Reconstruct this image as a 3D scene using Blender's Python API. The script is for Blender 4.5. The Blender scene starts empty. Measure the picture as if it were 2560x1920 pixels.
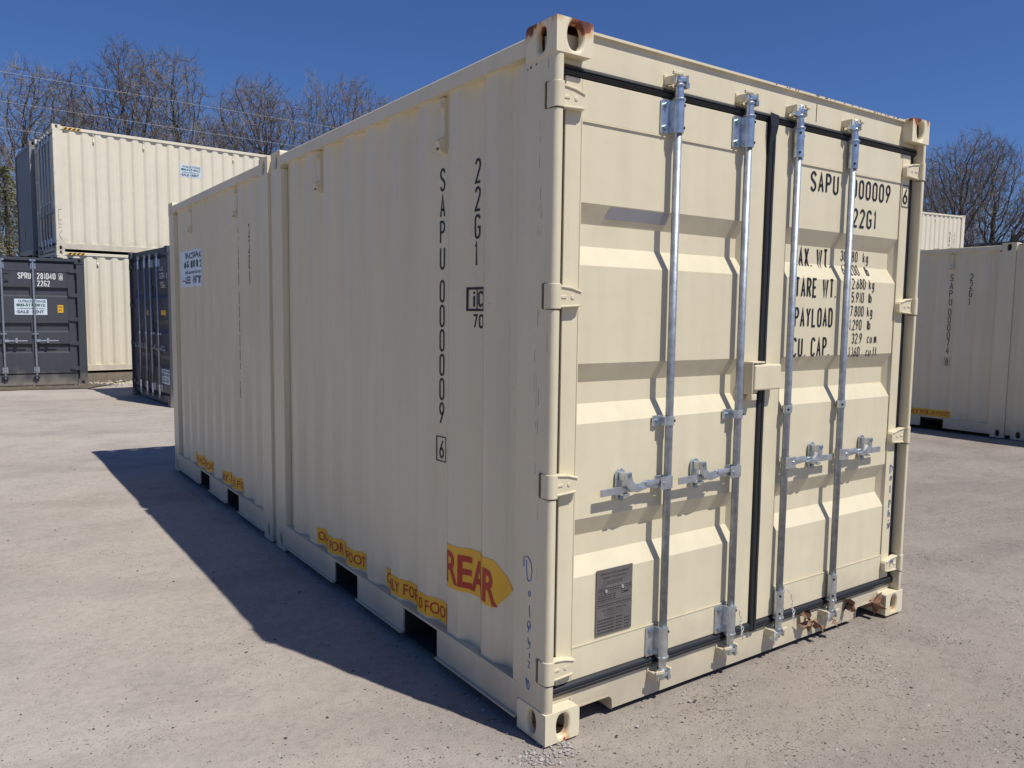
import bpy, bmesh, math, random
from mathutils import Vector, Matrix, noise
from mathutils.kdtree import KDTree
R = math.radians
rnd = random.Random(7)
sc = bpy.context.scene
C = sc.collection

# ------------------------------------------------------------------ camera
cd = bpy.data.cameras.new('camera'); cam = bpy.data.objects.new('camera', cd); C.objects.link(cam)
cd.sensor_width = 36; cd.lens = 27.631; cd.clip_start = .05; cd.clip_end = 1500
cam.matrix_world = (Matrix.Translation((-1.6907, -2.1722, 1.5836)) @ Matrix.Rotation(R(-35.042), 4, 'Z')
                    @ Matrix.Rotation(R(84.856), 4, 'X') @ Matrix.Rotation(R(.711), 4, 'Z'))
sc.camera = cam
# ------------------------------------------------------------------ light
SUN = Vector((.183, -.497, .848)).normalized()
w = bpy.data.worlds.new('World'); sc.world = w; w.use_nodes = True
nt = w.node_tree; bg = nt.nodes['Background']
sky = nt.nodes.new('ShaderNodeTexSky'); sky.sky_type = 'NISHITA'; sky.sun_disc = False
sky.sun_elevation = math.asin(SUN.z); sky.sun_rotation = math.atan2(SUN.x, SUN.y)
sky.altitude = 300; sky.air_density = 1.0; sky.dust_density = .35; sky.ozone_density = 3.0
hs = nt.nodes.new('ShaderNodeMix'); hs.data_type = 'RGBA'; hs.blend_type = 'MULTIPLY'; hs.inputs[0].default_value = 1; hs.inputs[7].default_value = (.62, .86, 1.36, 1)
nt.links.new(sky.outputs[0], hs.inputs[6]); nt.links.new(hs.outputs[2], bg.inputs[0]); bg.inputs[1].default_value = .064
sd = bpy.data.lights.new('sun', 'SUN'); sd.energy = 4.7; sd.angle = R(.5); sd.color = (1, .96, .88)
so = bpy.data.objects.new('sun', sd); C.objects.link(so)
so.rotation_euler = SUN.to_track_quat('Z', 'Y').to_euler(); so.location = (10, -20, 30)
sc.view_settings.view_transform = 'Standard'; sc.view_settings.look = 'None'
sc.view_settings.exposure = 0; sc.view_settings.gamma = 1

# ------------------------------------------------------------------ materials
def mat(name, col, rough=.6, metal=0, var=.0, vscale=3, bump=0, bscale=40, spec=.5, col2=None, thr=None, stretch=None):
    m = bpy.data.materials.new(name); m.use_nodes = True
    n = m.node_tree.nodes; l = m.node_tree.links; p = n['Principled BSDF']
    p.inputs['Roughness'].default_value = rough; p.inputs['Metallic'].default_value = metal
    p.inputs['Specular IOR Level'].default_value = spec
    p.inputs['Base Color'].default_value = (*col, 1)
    tc = n.new('ShaderNodeTexCoord'); mp = n.new('ShaderNodeMapping'); l.new(tc.outputs['Object'], mp.inputs[0])
    if stretch: mp.inputs['Scale'].default_value = stretch
    m['_'] = 0
    if var or col2:
        t = n.new('ShaderNodeTexNoise'); t.inputs['Scale'].default_value = vscale; t.inputs['Detail'].default_value = 6
        l.new(mp.outputs[0], t.inputs['Vector'])
        r = n.new('ShaderNodeValToRGB'); l.new(t.outputs[0], r.inputs[0]); l.new(r.outputs[0], p.inputs['Base Color'])
        a, b = (thr or (.35, .65)); r.color_ramp.elements[0].position = a; r.color_ramp.elements[1].position = b
        c2 = col2 or tuple(c * (1 + var) for c in col); c1 = col if col2 else tuple(c * (1 - var) for c in col)
        r.color_ramp.elements[0].color = (*c1, 1); r.color_ramp.elements[1].color = (*c2, 1)
    if bump:
        t = n.new('ShaderNodeTexNoise'); t.inputs['Scale'].default_value = bscale; t.inputs['Detail'].default_value = 3
        l.new(tc.outputs['Object'], t.inputs['Vector'])
        b = n.new('ShaderNodeBump'); b.inputs['Strength'].default_value = bump; b.inputs['Distance'].default_value = .004
        l.new(t.outputs[0], b.inputs['Height']); l.new(b.outputs[0], p.inputs['Normal'])
    return m

def paint(name, col, rough=.42, wear=(.30, .13, .05), dirt=.06):
    """painted corrugated steel: faint waviness, vertical dirt runs, sparse chips"""
    m = bpy.data.materials.new(name); m.use_nodes = True
    n = m.node_tree.nodes; l = m.node_tree.links; p = n['Principled BSDF']
    p.inputs['Roughness'].default_value = rough
    tc = n.new('ShaderNodeTexCoord')
    mp = n.new('ShaderNodeMapping'); mp.inputs['Scale'].default_value = (9, 9, .7); l.new(tc.outputs['Object'], mp.inputs[0])
    t = n.new('ShaderNodeTexNoise'); t.inputs['Scale'].default_value = 1.6; t.inputs['Detail'].default_value = 8; l.new(mp.outputs[0], t.inputs['Vector'])
    r = n.new('ShaderNodeValToRGB'); l.new(t.outputs[0], r.inputs[0])
    r.color_ramp.elements[0].position = .3; r.color_ramp.elements[0].color = (*[c * (1 - dirt) for c in col], 1)
    r.color_ramp.elements[1].position = .62; r.color_ramp.elements[1].color = (*col, 1)
    t2 = n.new('ShaderNodeTexNoise'); t2.inputs['Scale'].default_value = 1.1; t2.inputs['Detail'].default_value = 4; l.new(tc.outputs['Object'], t2.inputs['Vector'])
    mx = n.new('ShaderNodeMix'); mx.data_type = 'RGBA'; mx.blend_type = 'MULTIPLY'
    r2 = n.new('ShaderNodeValToRGB'); l.new(t2.outputs[0], r2.inputs[0])
    r2.color_ramp.elements[0].position = .3; r2.color_ramp.elements[0].color = (.93, .93, .92, 1)
    r2.color_ramp.elements[1].position = .7; r2.color_ramp.elements[1].color = (1, 1, 1, 1)
    mx.inputs[0].default_value = 1; l.new(r.outputs[0], mx.inputs[6]); l.new(r2.outputs[0], mx.inputs[7])
    t3 = n.new('ShaderNodeTexNoise'); t3.inputs['Scale'].default_value = 38; t3.inputs['Detail'].default_value = 5; l.new(tc.outputs['Object'], t3.inputs['Vector'])
    r3 = n.new('ShaderNodeValToRGB'); l.new(t3.outputs[0], r3.inputs[0])
    r3.color_ramp.elements[0].position = .765; r3.color_ramp.elements[0].color = (0, 0, 0, 1)
    r3.color_ramp.elements[1].position = .80; r3.color_ramp.elements[1].color = (.8, .8, .8, 1)
    m2 = n.new('ShaderNodeMix'); m2.data_type = 'RGBA'; l.new(r3.outputs[0], m2.inputs[0])
    l.new(mx.outputs[2], m2.inputs[6]); m2.inputs[7].default_value = (*wear, 1)
    sz = n.new('ShaderNodeSeparateXYZ'); l.new(tc.outputs['Object'], sz.inputs[0])
    td = n.new('ShaderNodeTexNoise'); td.inputs['Scale'].default_value = 4.5; td.inputs['Detail'].default_value = 7; l.new(tc.outputs['Object'], td.inputs['Vector'])
    zd = n.new('ShaderNodeMath'); zd.operation = 'MULTIPLY_ADD'; l.new(td.outputs[0], zd.inputs[0]); zd.inputs[1].default_value = -.55; l.new(sz.outputs[2], zd.inputs[2])
    md = n.new('ShaderNodeMapRange'); l.new(zd.outputs[0], md.inputs[0]); md.inputs[1].default_value = .02; md.inputs[2].default_value = -.26; md.inputs[4].default_value = .55
    m3 = n.new('ShaderNodeMix'); m3.data_type = 'RGBA'; l.new(md.outputs[0], m3.inputs[0]); l.new(m2.outputs[2], m3.inputs[6]); m3.inputs[7].default_value = (.36, .31, .25, 1)
    l.new(m3.outputs[2], p.inputs['Base Color'])
    b = n.new('ShaderNodeBump'); b.inputs['Strength'].default_value = .22; b.inputs['Distance'].default_value = .02
    t4 = n.new('ShaderNodeTexNoise'); t4.inputs['Scale'].default_value = 5; t4.inputs['Detail'].default_value = 2; l.new(tc.outputs['Object'], t4.inputs['Vector'])
    l.new(t4.outputs[0], b.inputs['Height'])
    b2 = n.new('ShaderNodeBump'); b2.inputs['Strength'].default_value = .12; b2.inputs['Distance'].default_value = .001
    t5 = n.new('ShaderNodeTexNoise'); t5.inputs['Scale'].default_value = 260; l.new(tc.outputs['Object'], t5.inputs['Vector'])
    l.new(t5.outputs[0], b2.inputs['Height']); l.new(b.outputs[0], b2.inputs['Normal']); l.new(b2.outputs[0], p.inputs['Normal'])
    return m

def rusty(name, col, z0, z1, amount=.5):
    """cast steel corner: paint worn to rust toward its outer end, with orange runs"""
    m = bpy.data.materials.new(name); m.use_nodes = True
    n = m.node_tree.nodes; l = m.node_tree.links; p = n['Principled BSDF']; p.inputs['Roughness'].default_value = .6
    tc = n.new('ShaderNodeTexCoord'); sx = n.new('ShaderNodeSeparateXYZ'); l.new(tc.outputs['Object'], sx.inputs[0])
    mr = n.new('ShaderNodeMapRange'); l.new(sx.outputs[2], mr.inputs[0]); mr.inputs[1].default_value = z0; mr.inputs[2].default_value = z1
    mp = n.new('ShaderNodeMapping'); mp.inputs['Scale'].default_value = (1, 1, .35); l.new(tc.outputs['Object'], mp.inputs[0])
    t = n.new('ShaderNodeTexNoise'); t.inputs['Scale'].default_value = 16; t.inputs['Detail'].default_value = 7; l.new(mp.outputs[0], t.inputs['Vector'])
    ad = n.new('ShaderNodeMath'); ad.operation = 'MULTIPLY_ADD'; l.new(mr.outputs[0], ad.inputs[0]); ad.inputs[1].default_value = amount; l.new(t.outputs[0], ad.inputs[2])
    r = n.new('ShaderNodeValToRGB'); l.new(ad.outputs[0], r.inputs[0]); e = r.color_ramp.elements
    e[0].position = .74; e[0].color = (*col, 1); e[1].position = 1.0; e[1].color = (.10, .03, .018, 1)
    k = e.new(.84); k.color = (.64, .42, .22, 1); k = e.new(.865); k.color = (.26, .075, .03, 1)
    l.new(r.outputs[0], p.inputs['Base Color'])
    b = n.new('ShaderNodeBump'); b.inputs['Strength'].default_value = .35; b.inputs['Distance'].default_value = .004; l.new(t.outputs[0], b.inputs['Height']); l.new(b.outputs[0], p.inputs['Normal'])
    return m

CRM = (.72, .638, .452)
M = {}
M['cream'] = paint('cream_paint', CRM)
M['cream2'] = paint('cream_paint_far', (.80, .73, .575), dirt=.04)
M['grey'] = paint('charcoal_paint', (.066, .070, .083), dirt=.1)
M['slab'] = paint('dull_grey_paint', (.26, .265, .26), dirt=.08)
M['steelblue'] = paint('slate_paint', (.11, .13, .16), dirt=.1)
M['castT'] = rusty('top_casting_paint', CRM, 2.475, 2.60, .44)
M['castB'] = rusty('bottom_casting_paint', CRM, .10, -.02, .30)
M['galv'] = mat('galvanised_steel', (.33, .36, .40), .52, .65, var=.18, vscale=30, bump=.2, bscale=120)
M['galv2'] = mat('galvanised_bright', (.55, .59, .63), .32, .85, var=.15, vscale=25, bump=.3, bscale=90)
M['bolt'] = mat('bolt_steel', (.30, .38, .45), .35, .9)
M['rubber'] = mat('black_rubber', (.020, .022, .026), .45, spec=.35, bump=.1, bscale=30)
M['slot'] = mat('rusty_slot', (.12, .085, .05), .8)
M['rust'] = mat('rust', (.20, .075, .03), .85, var=.4, vscale=60)
M['dark'] = mat('dark_slot', (.03, .026, .02), .8)
M['ink'] = mat('black_lettering', (.010, .011, .014), .5, var=.3, vscale=40)
M['white'] = mat('white_lettering', (.78, .78, .76), .55, var=.05, vscale=20)
M['yellow'] = mat('yellow_vinyl', (.80, .43, .025), .45, var=.03, vscale=5)
M['yellow2'] = mat('yellow_label', (.80, .46, .03), .45)
M['red'] = mat('red_lettering', (.42, .020, .008), .45)
M['blue'] = mat('blue_marker', (.05, .14, .36), .5)
M['sticker'] = mat('white_vinyl', (.64, .74, .80), .4, var=.03, vscale=5)
M['stkgreen'] = mat('dark_green_print', (.03, .10, .07), .5)
M['stkgrey'] = mat('grey_print', (.10, .11, .15), .5)
M['plate'] = mat('engraved_plate', (.17, .155, .15), .42, .35, var=.12, vscale=14)
M['plateink'] = mat('plate_print', (.03, .03, .03), .5)
M['rivet'] = mat('aluminium_rivet', (.7, .68, .62), .35, .8)
M['film'] = mat('sky_tinted_film', (.40, .39, .41), .22)
M['cord'] = mat('white_cord', (.52, .52, .50), .8)
M['leaf'] = mat('dry_leaf', (.17, .085, .045), .75, col2=(.32, .19, .11), vscale=60)
M['weld'] = mat('sealant_bead', (.34, .30, .23), .6)
M['wood'] = mat('pole_wood', (.12, .09, .06), .85, var=.3, vscale=6, stretch=(6, 6, .6))
M['wire'] = mat('aluminium_cable', (.24, .25, .28), .6, .3)
M['bark1'] = mat('grey_bark', (.095, .085, .075), .9, var=.35, vscale=3)
M['bark2'] = mat('brown_bark', (.085, .065, .055), .9, var=.35, vscale=3)
M['twig1'] = mat('grey_twigs', (.20, .175, .15), .9, var=.3, vscale=.6)
M['twig2'] = mat('reddish_twigs', (.165, .138, .120), .9, var=.35, vscale=.6)
M['needle'] = mat('olive_needles', (.19, .19, .09), .8, var=.45, vscale=1.5)
M['soil'] = mat('dark_soil', (.07, .052, .038), .95, col2=(.16, .13, .095), vscale=9, bump=.6, bscale=30)
M['straw'] = mat('pale_debris', (.42, .38, .28), .9, var=.3, vscale=20)

# ------------------------------------------------------------------ mesh builder
class MB:
    def __init__(s, mir=None): s.v = []; s.f = []; s.mir = mir
    def add(s, vs, fs):
        o = len(s.v)
        for p in vs: s.v.append((s.mir - p[0], p[1], p[2]) if s.mir is not None else tuple(p))
        for f in fs: s.f.append([i + o for i in f])
    def box(s, x0, x1, y0, y1, z0, z1):
        s.add([(x, y, z) for z in (z0, z1) for y in (y0, y1) for x in (x0, x1)],
              [(0, 2, 3, 1), (4, 5, 7, 6), (0, 1, 5, 4), (2, 6, 7, 3), (0, 4, 6, 2), (1, 3, 7, 5)])
        return s
    def quad(s, *p): s.add(p, [tuple(range(len(p)))]); return s
    def prism(s, poly, axis, a, b):
        """poly in the two other axes (in order), extruded along axis from a to b"""
        def P(u, v, t): return {'x': (t, u, v), 'y': (u, t, v), 'z': (u, v, t)}[axis]
        n = len(poly)
        s.add([P(u, v, a) for u, v in poly] + [P(u, v, b) for u, v in poly],
              [tuple(range(n)), tuple(range(2 * n - 1, n - 1, -1))] + [(i, (i + 1) % n, n + (i + 1) % n, n + i) for i in range(n)])
        return s
    def cyl(s, p0, p1, r0, r1=None, n=14, caps=True):
        p0 = Vector(p0); p1 = Vector(p1); r1 = r0 if r1 is None else r1
        d = (p1 - p0).normalized(); a = d.orthogonal().normalized(); b = d.cross(a)
        vs = []
        for p, r in ((p0, r0), (p1, r1)):
            for i in range(n):
                t = 2 * math.pi * i / n; vs.append(p + a * (r * math.cos(t)) + b * (r * math.sin(t)))
        fs = [(i, (i + 1) % n, n + (i + 1) % n, n + i) for i in range(n)]
        if caps: fs += [tuple(range(n - 1, -1, -1)), tuple(range(n, 2 * n))]
        s.add(vs, fs); return s
    def tube(s, pts, rad, n=6, closed=False):
        pts = [Vector(p) for p in pts]; rads = rad if isinstance(rad, (list, tuple)) else [rad] * len(pts)
        m = len(pts); vs = []; a = None
        for i, p in enumerate(pts):
            d = (pts[min(i + 1, m - 1)] - pts[max(i - 1, 0)])
            d = d.normalized() if d.length > 1e-9 else Vector((0, 0, 1))
            if a is None: a = d.orthogonal().normalized()
            a = (a - d * a.dot(d)); a = a.normalized() if a.length > 1e-6 else d.orthogonal().normalized()
            b = d.cross(a)
            for k in range(n):
                t = 2 * math.pi * k / n; vs.append(p + a * (rads[i] * math.cos(t)) + b * (rads[i] * math.sin(t)))
        fs = [(i * n + k, i * n + (k + 1) % n, (i + 1) * n + (k + 1) % n, (i + 1) * n + k) for i in range(m - 1) for k in range(n)]
        if n > 3: fs += [tuple(range(n - 1, -1, -1)), tuple(range((m - 1) * n, m * n))]
        s.add(vs, fs); return s
    def build(s, name, m, parent=None, bevel=0, seg=2, smooth=False, recalc=True):
        me = bpy.data.meshes.new(name); me.from_pydata([tuple(p) for p in s.v], [], s.f)
        if recalc:
            bm = bmesh.new(); bm.from_mesh(me); bmesh.ops.recalc_face_normals(bm, faces=bm.faces); bm.to_mesh(me); bm.free()
        me.materials.append(m); o = bpy.data.objects.new(name, me); C.objects.link(o)
        if smooth:
            for p in me.polygons: p.use_smooth = True
        if bevel:
            b = o.modifiers.new('bevel', 'BEVEL'); b.width = bevel; b.segments = seg; b.limit_method = 'ANGLE'; b.angle_limit = R(50); b.harden_normals = False
        if parent: o.parent = parent
        return o

def root(name, label, cat, loc=(0, 0, 0), rz=0, group=None):
    o = bpy.data.objects.new(name, None); C.objects.link(o); o.empty_display_size = .3
    o.location = loc; o.rotation_euler = (0, 0, rz); o['label'] = label; o['category'] = cat
    if group: o['group'] = group
    return o
def tag(o, label, cat, group=None):
    o['label'] = label; o['category'] = cat
    if group: o['group'] = group
    return o
def kids(o): return [c for c in list(bpy.data.objects) if c.parent is o]
def copy_tree(o, parent=None):
    c = o.copy(); C.objects.link(c); c.parent = parent
    for ch in kids(o): copy_tree(ch, c)
    return c

# ------------------------------------------------------------------ lettering
def arc(cx, cy, rx, ry, a0, a1, n=9):
    return [(cx + rx * math.cos(R(a0 + (a1 - a0) * i / n)), cy + ry * math.sin(R(a0 + (a1 - a0) * i / n))) for i in range(n + 1)]
G = {
 'A': [[(0, 0), (.5, 1), (1, 0)], [(.17, .33), (.83, .33)]],
 'B': [[(0, 0), (0, 1), (.55, 1)] + arc(.55, .76, .4, .24, 90, -90) + [(0, .52)], [(.55, .52)] + arc(.55, .26, .45, .26, 90, -90) + [(0, 0)]],
 'C': [arc(.5, .8, .5, .2, 10, 180) + arc(.5, .2, .5, .2, 180, 350)],
 'D': [[(0, 0), (0, 1), (.5, 1)] + arc(.5, .75, .5, .25, 90, 0) + arc(.5, .25, .5, .25, 0, -90) + [(0, 0)]],
 'E': [[(1, 1), (0, 1), (0, 0), (1, 0)], [(0, .52), (.8, .52)]],
 'F': [[(1, 1), (0, 1), (0, 0)], [(0, .52), (.8, .52)]],
 'G': [arc(.5, .8, .5, .2, 10, 180) + arc(.5, .2, .5, .2, 180, 360) + [(1, .47), (.55, .47)]],
 'L': [[(0, 1), (0, 0), (.95, 0)]],
 'M': [[(0, 0), (0, 1), (.5, .35), (1, 1), (1, 0)]],
 'O': [arc(.5, .8, .5, .2, 0, 180) + arc(.5, .2, .5, .2, 180, 360) + [(1, .8)]],
 'P': [[(0, 0), (0, 1), (.5, 1)] + arc(.5, .75, .5, .25, 90, -90) + [(0, .5)]],
 'R': [[(0, 0), (0, 1), (.5, 1)] + arc(.5, .75, .5, .25, 90, -90) + [(0, .5)], [(.5, .5), (1, 0)]],
 'S': [arc(.5, .77, .5, .23, 12, 190) + [(.12, .62), (.88, .4)] + arc(.5, .23, .5, .23, 20, -168)],
 'T': [[(0, 1), (1, 1)], [(.5, 1), (.5, 0)]],
 'U': [[(0, 1), (0, .2)] + arc(.5, .2, .5, .2, 180, 360) + [(1, 1)]],
 'W': [[(0, 1), (.25, 0), (.5, .95), (.75, 0), (1, 1)]],
 'X': [[(0, 0), (1, 1)], [(0, 1), (1, 0)]],
 'Y': [[(0, 1), (.5, .5), (1, 1)], [(.5, .5), (.5, 0)]],
 '1': [[(.2, .84), (.6, 1), (.6, 0)]],
 '2': [arc(.5, .76, .5, .24, 170, -20) + [(0, 0), (1, 0)]],
 '3': [arc(.5, .77, .45, .23, 165, -80) + [(.4, .54)], [(.45, .54)] + arc(.5, .27, .5, .27, 85, -165)],
 '4': [[(.75, 0), (.75, 1), (0, .28), (1, .28)]],
 '5': [[(.95, 1), (.1, 1), (.05, .57)] + arc(.5, .31, .5, .31, 125, -165)],
 '6': [[(.85, 1), (.1, .42)], arc(.5, .27, .5, .27, 0, 360, 14)],
 '7': [[(0, 1), (1, 1), (.35, 0)]],
 '8': [arc(.5, .76, .42, .24, 0, 360, 14), arc(.5, .26, .5, .26, 0, 360, 14)],
 '9': [[(.15, 0), (.9, .58)], arc(.5, .73, .5, .27, 0, 360, 14)],
 '.': [[(.3, 0), (.3, .06)]],
 'k': [[(0, 0), (0, 1)], [(.8, .66), (0, .3)], [(.3, .42), (.85, 0)]],
 'g': [arc(.45, .36, .42, .3, 0, 360, 12), [(.87, .66), (.87, -.15)] + arc(.45, -.15, .42, .15, 0, -170, 6)],
 'l': [[(.4, 0), (.4, 1)]],
 'b': [[(0, 1), (0, 0)], arc(.45, .34, .42, .32, 0, 360, 12)],
 'c': [arc(.5, .34, .42, .32, 40, 320, 10)],
 'u': [[(0, .66), (0, .22)] + arc(.42, .22, .42, .22, 180, 360) + [(.84, .66)]],
 'm': [[(0, 0), (0, .66)], arc(.27, .46, .25, .2, 180, 0, 6) + [(.52, 0)], arc(.77, .46, .25, .2, 180, 0, 6) + [(1.02, 0)]],
 'f': [[(.3, 0), (.3, .8)] + arc(.6, .8, .3, .2, 180, 60, 5), [(0, .62), (.7, .62)]],
 't': [[(.35, 1), (.35, .15)] + arc(.6, .15, .25, .15, 180, 280, 5), [(0, .66), (.75, .66)]],
 'i': [[(.5, 0), (.5, .68)], [(.5, .86), (.5, 1)]],
 '-': [[(.1, .5), (.9, .5)]],
}
G['0'] = G['O']
NARROW = {'1': .62, '.': .35, 'l': .4, 'i': .4, ' ': .8, 'f': .75, 't': .75}
def ribbon(pts, th):
    """centre line -> list of quads of width th"""
    P = [Vector(p) for p in pts]; n = len(P); L = []; Rr = []
    for i in range(n):
        a = (P[i] - P[i - 1]).normalized() if i else None
        b = (P[i + 1] - P[i]).normalized() if i < n - 1 else None
        if a is None: a = b
        if b is None: b = a
        t = a + b; t = t.normalized() if t.length > .2 else a
        nn = Vector((-t.y, t.x)); k = 1 / max(.45, nn.dot(Vector((-a.y, a.x))))
        L.append(P[i] + nn * (th / 2 * k)); Rr.append(P[i] - nn * (th / 2 * k))
    return [[L[i], L[i + 1], Rr[i + 1], Rr[i]] for i in range(n - 1)]
def strokes(txt, h, wd, pitch, th, s0=0, t0=0, vertical=False):
    """quads (s,t) of a text; vertical stacks the letters downwards"""
    out = []; s = s0; t = t0
    for ch in txt:
        if ch in G:
            wf = NARROW.get(ch, 1) * wd
            if ch in 'MW': wf = wd * 1.3
            for st in G[ch]:
                pts = []
                for x, y in st:
                    q = (s + th / 2 + x * (wf - th), t + th / 2 + y * (h - th))
                    if not pts or (Vector(q) - Vector(pts[-1])).length > 1e-5: pts.append(q)
                out += ribbon(pts, th)
        if vertical: t -= pitch
        else: s += pitch * (NARROW.get(ch, 1) if ch != ' ' else .8) + (pitch * .25 if ch in 'MW' else 0)
    return out
def bfont(txt, h, wid=None, bold=0.0, s0=0, t0=0, center=False):
    cu = bpy.data.curves.new('t', 'FONT'); cu.body = txt; cu.size = 1; cu.offset = bold; cu.resolution_u = 3
    o = bpy.data.objects.new('t', cu); C.objects.link(o); dg = bpy.context.evaluated_depsgraph_get()
    me = bpy.data.meshes.new_from_object(o.evaluated_get(dg))
    vs = [(v.co.x, v.co.y) for v in me.vertices]; fs = [list(p.vertices) for p in me.polygons]
    bpy.data.objects.remove(o); bpy.data.curves.remove(cu); bpy.data.meshes.remove(me)
    x0 = min(v[0] for v in vs); x1 = max(v[0] for v in vs); k = h / .70
    kx = (wid / (x1 - x0)) if wid else k
    off = -(x1 - x0) * kx / 2 if center else 0
    return [[(s0 + off + (vs[i][0] - x0) * kx, t0 + vs[i][1] * k) for i in f] for f in fs]
def decal(name, m, parent, polys, fn, sfolds=(), tfolds=()):
    """flat polygons (s,t) cut at the folds and laid on a surface by fn(s,t)"""
    bm = bmesh.new()
    for p in polys:
        vs = [bm.verts.new((q[0], q[1], 0)) for q in p]
        try: bm.faces.new(vs)
        except ValueError: pass
    for f in sfolds: bmesh.ops.bisect_plane(bm, geom=bm.verts[:] + bm.edges[:] + bm.faces[:], plane_co=(f, 0, 0), plane_no=(1, 0, 0), dist=1e-6)
    for f in tfolds: bmesh.ops.bisect_plane(bm, geom=bm.verts[:] + bm.edges[:] + bm.faces[:], plane_co=(0, f, 0), plane_no=(0, 1, 0), dist=1e-6)
    for v in bm.verts: v.co = Vector(fn(v.co.x, v.co.y))
    me = bpy.data.meshes.new(name); bm.to_mesh(me); bm.free(); me.materials.append(m)
    o = bpy.data.objects.new(name, me); C.objects.link(o); o.parent = parent
    return o
def rect(s0, s1, t0, t1): return [[(s0, t0), (s1, t0), (s1, t1), (s0, t1)]]
def frame(s0, s1, t0, t1, th): return rect(s0, s1, t0, t0 + th) + rect(s0, s1, t1 - th, t1) + rect(s0, s0 + th, t0 + th, t1 - th) + rect(s1 - th, s1, t0 + th, t1 - th)

# ------------------------------------------------------------------ containers
W = 2.438; PER = .2775; XI = .045; XO = .0165
def profile(u0, L):
    """outline (y, x) of the corrugated side between the posts of one unit starting at u0"""
    p = [(u0 + .212, XI)]; y = u0 + .314
    while y + .20 < u0 + L - .194:
        p += [(y, XI), (y + .055, XO), (y + .145, XO), (y + .20, XI)]; y += PER
    p.append((u0 + L - .194, XI)); return p
def interp(p, y):
    for (a, xa), (b, xb) in zip(p, p[1:]):
        if a <= y <= b: return xa + (xb - xa) * (y - a) / max(1e-9, b - a)
    return p[0][1] if y < p[0][0] else p[-1][1]

def hole_pts(w_, h_, kind, n=28):
    out = []; sg = lambda v: 1 if v >= 0 else -1
    for i in range(n):
        a = 2 * math.pi * i / n; c, s = math.cos(a), math.sin(a)
        if kind == 'oval': ex, ey = .72, .95        # straight sides, round ends
        elif s >= 0: ex, ey = .55, .85              # shield: flat sides, shallow arch on top
        else: ex, ey = .72, 1.25                    # and a pointed bottom
        out.append((w_ / 2 * sg(c) * abs(c) ** ex, h_ / 2 * sg(s) * abs(s) ** ey))
    return out
def holed(mb, P, a0, a1, b0, b1, hc, hp, depth):
    """rectangle a0..a1 x b0..b1 with a tunnel; P(a,b,d) maps to 3-D, d = inwards"""
    ca, cb = hc; angs = [(math.atan2(y, x), (x, y)) for x, y in hp]
    for a, b in ((a0, b0), (a1, b0), (a1, b1), (a0, b1)):
        t = math.atan2(b - cb, a - ca); k = min(range(len(angs)), key=lambda i: abs((angs[i][0] - t + math.pi) % (2 * math.pi) - math.pi))
        angs[k] = (t, angs[k][1])
    outer = []
    for t, _ in angs:
        c, s = math.cos(t), math.sin(t)
        r = min(((a1 if c > 0 else a0) - ca) / c if abs(c) > 1e-9 else 1e9, ((b1 if s > 0 else b0) - cb) / s if abs(s) > 1e-9 else 1e9)
        outer.append((ca + r * c, cb + r * s))
    n = len(angs); inner = [(ca + x, cb + y) for _, (x, y) in angs]
    vs = [P(a, b, 0) for a, b in outer] + [P(a, b, 0) for a, b in inner] + [P(a, b, depth) for a, b in inner]
    fs = []
    for i in range(n):
        j = (i + 1) % n
        fs += [(i, j, n + j, n + i), (n + i, n + j, 2 * n + j, 2 * n + i)]
    mb.add(vs, fs)
def casting(par, m, x_right, y_rear, yy, top, H, outer_end=True):
    """hollow corner casting with a hole in its side and its end face"""
    mb = MB(W if x_right else None); z0, z1 = (H - .118, H) if top else (0, .118)
    Yf = (lambda y: yy - y) if y_rear else (lambda y: yy + y)
    zc = (z0 + z1) / 2
    holed(mb, lambda a, b, d: (d, Yf(a), b), 0, .178, z0, z1, (.090, zc), hole_pts(.054, .086, 'oval'), .026)
    if outer_end: holed(mb, lambda a, b, d: (a, Yf(0) + (-d if y_rear else d), b), 0, .162, z0, z1, (.084, zc), hole_pts(.068, .088, 'shield' if top else 'oval') if top else hole_pts(.056, .086, 'oval'), .028)
    else: mb.quad((0, Yf(0), z0), (.162, Yf(0), z0), (.162, Yf(0), z1), (0, Yf(0), z1))
    mb.quad((.162, Yf(0), z0), (.162, Yf(.178), z0), (.162, Yf(.178), z1), (.162, Yf(0), z1))
    mb.quad((0, Yf(.178), z0), (.162, Yf(.178), z0), (.162, Yf(.178), z1), (0, Yf(.178), z1))
    for z in (z0, z1): mb.quad((0, Yf(0), z), (.162, Yf(0), z), (.162, Yf(.178), z), (0, Yf(.178), z))
    bmv = mb.build('corner_casting', m, par)
    me = bmv.data; bm = bmesh.new(); bm.from_mesh(me); bmesh.ops.remove_doubles(bm, verts=bm.verts, dist=1e-5)
    bmesh.ops.recalc_face_normals(bm, faces=bm.faces)
    es = [e for e in bm.edges if abs(e.verts[0].co.x - e.verts[1].co.x) < 1e-5 and abs(e.verts[0].co.y - e.verts[1].co.y) < 1e-5 and abs(e.verts[0].co.z - e.verts[1].co.z) > .1]
    me2 = me; bm.to_mesh(me2); bm.free()
    b = bmv.modifiers.new('bevel', 'BEVEL'); b.width = .013; b.segments = 3; b.limit_method = 'ANGLE'; b.angle_limit = R(60); b.use_clamp_overlap = True
    return bmv

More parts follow.
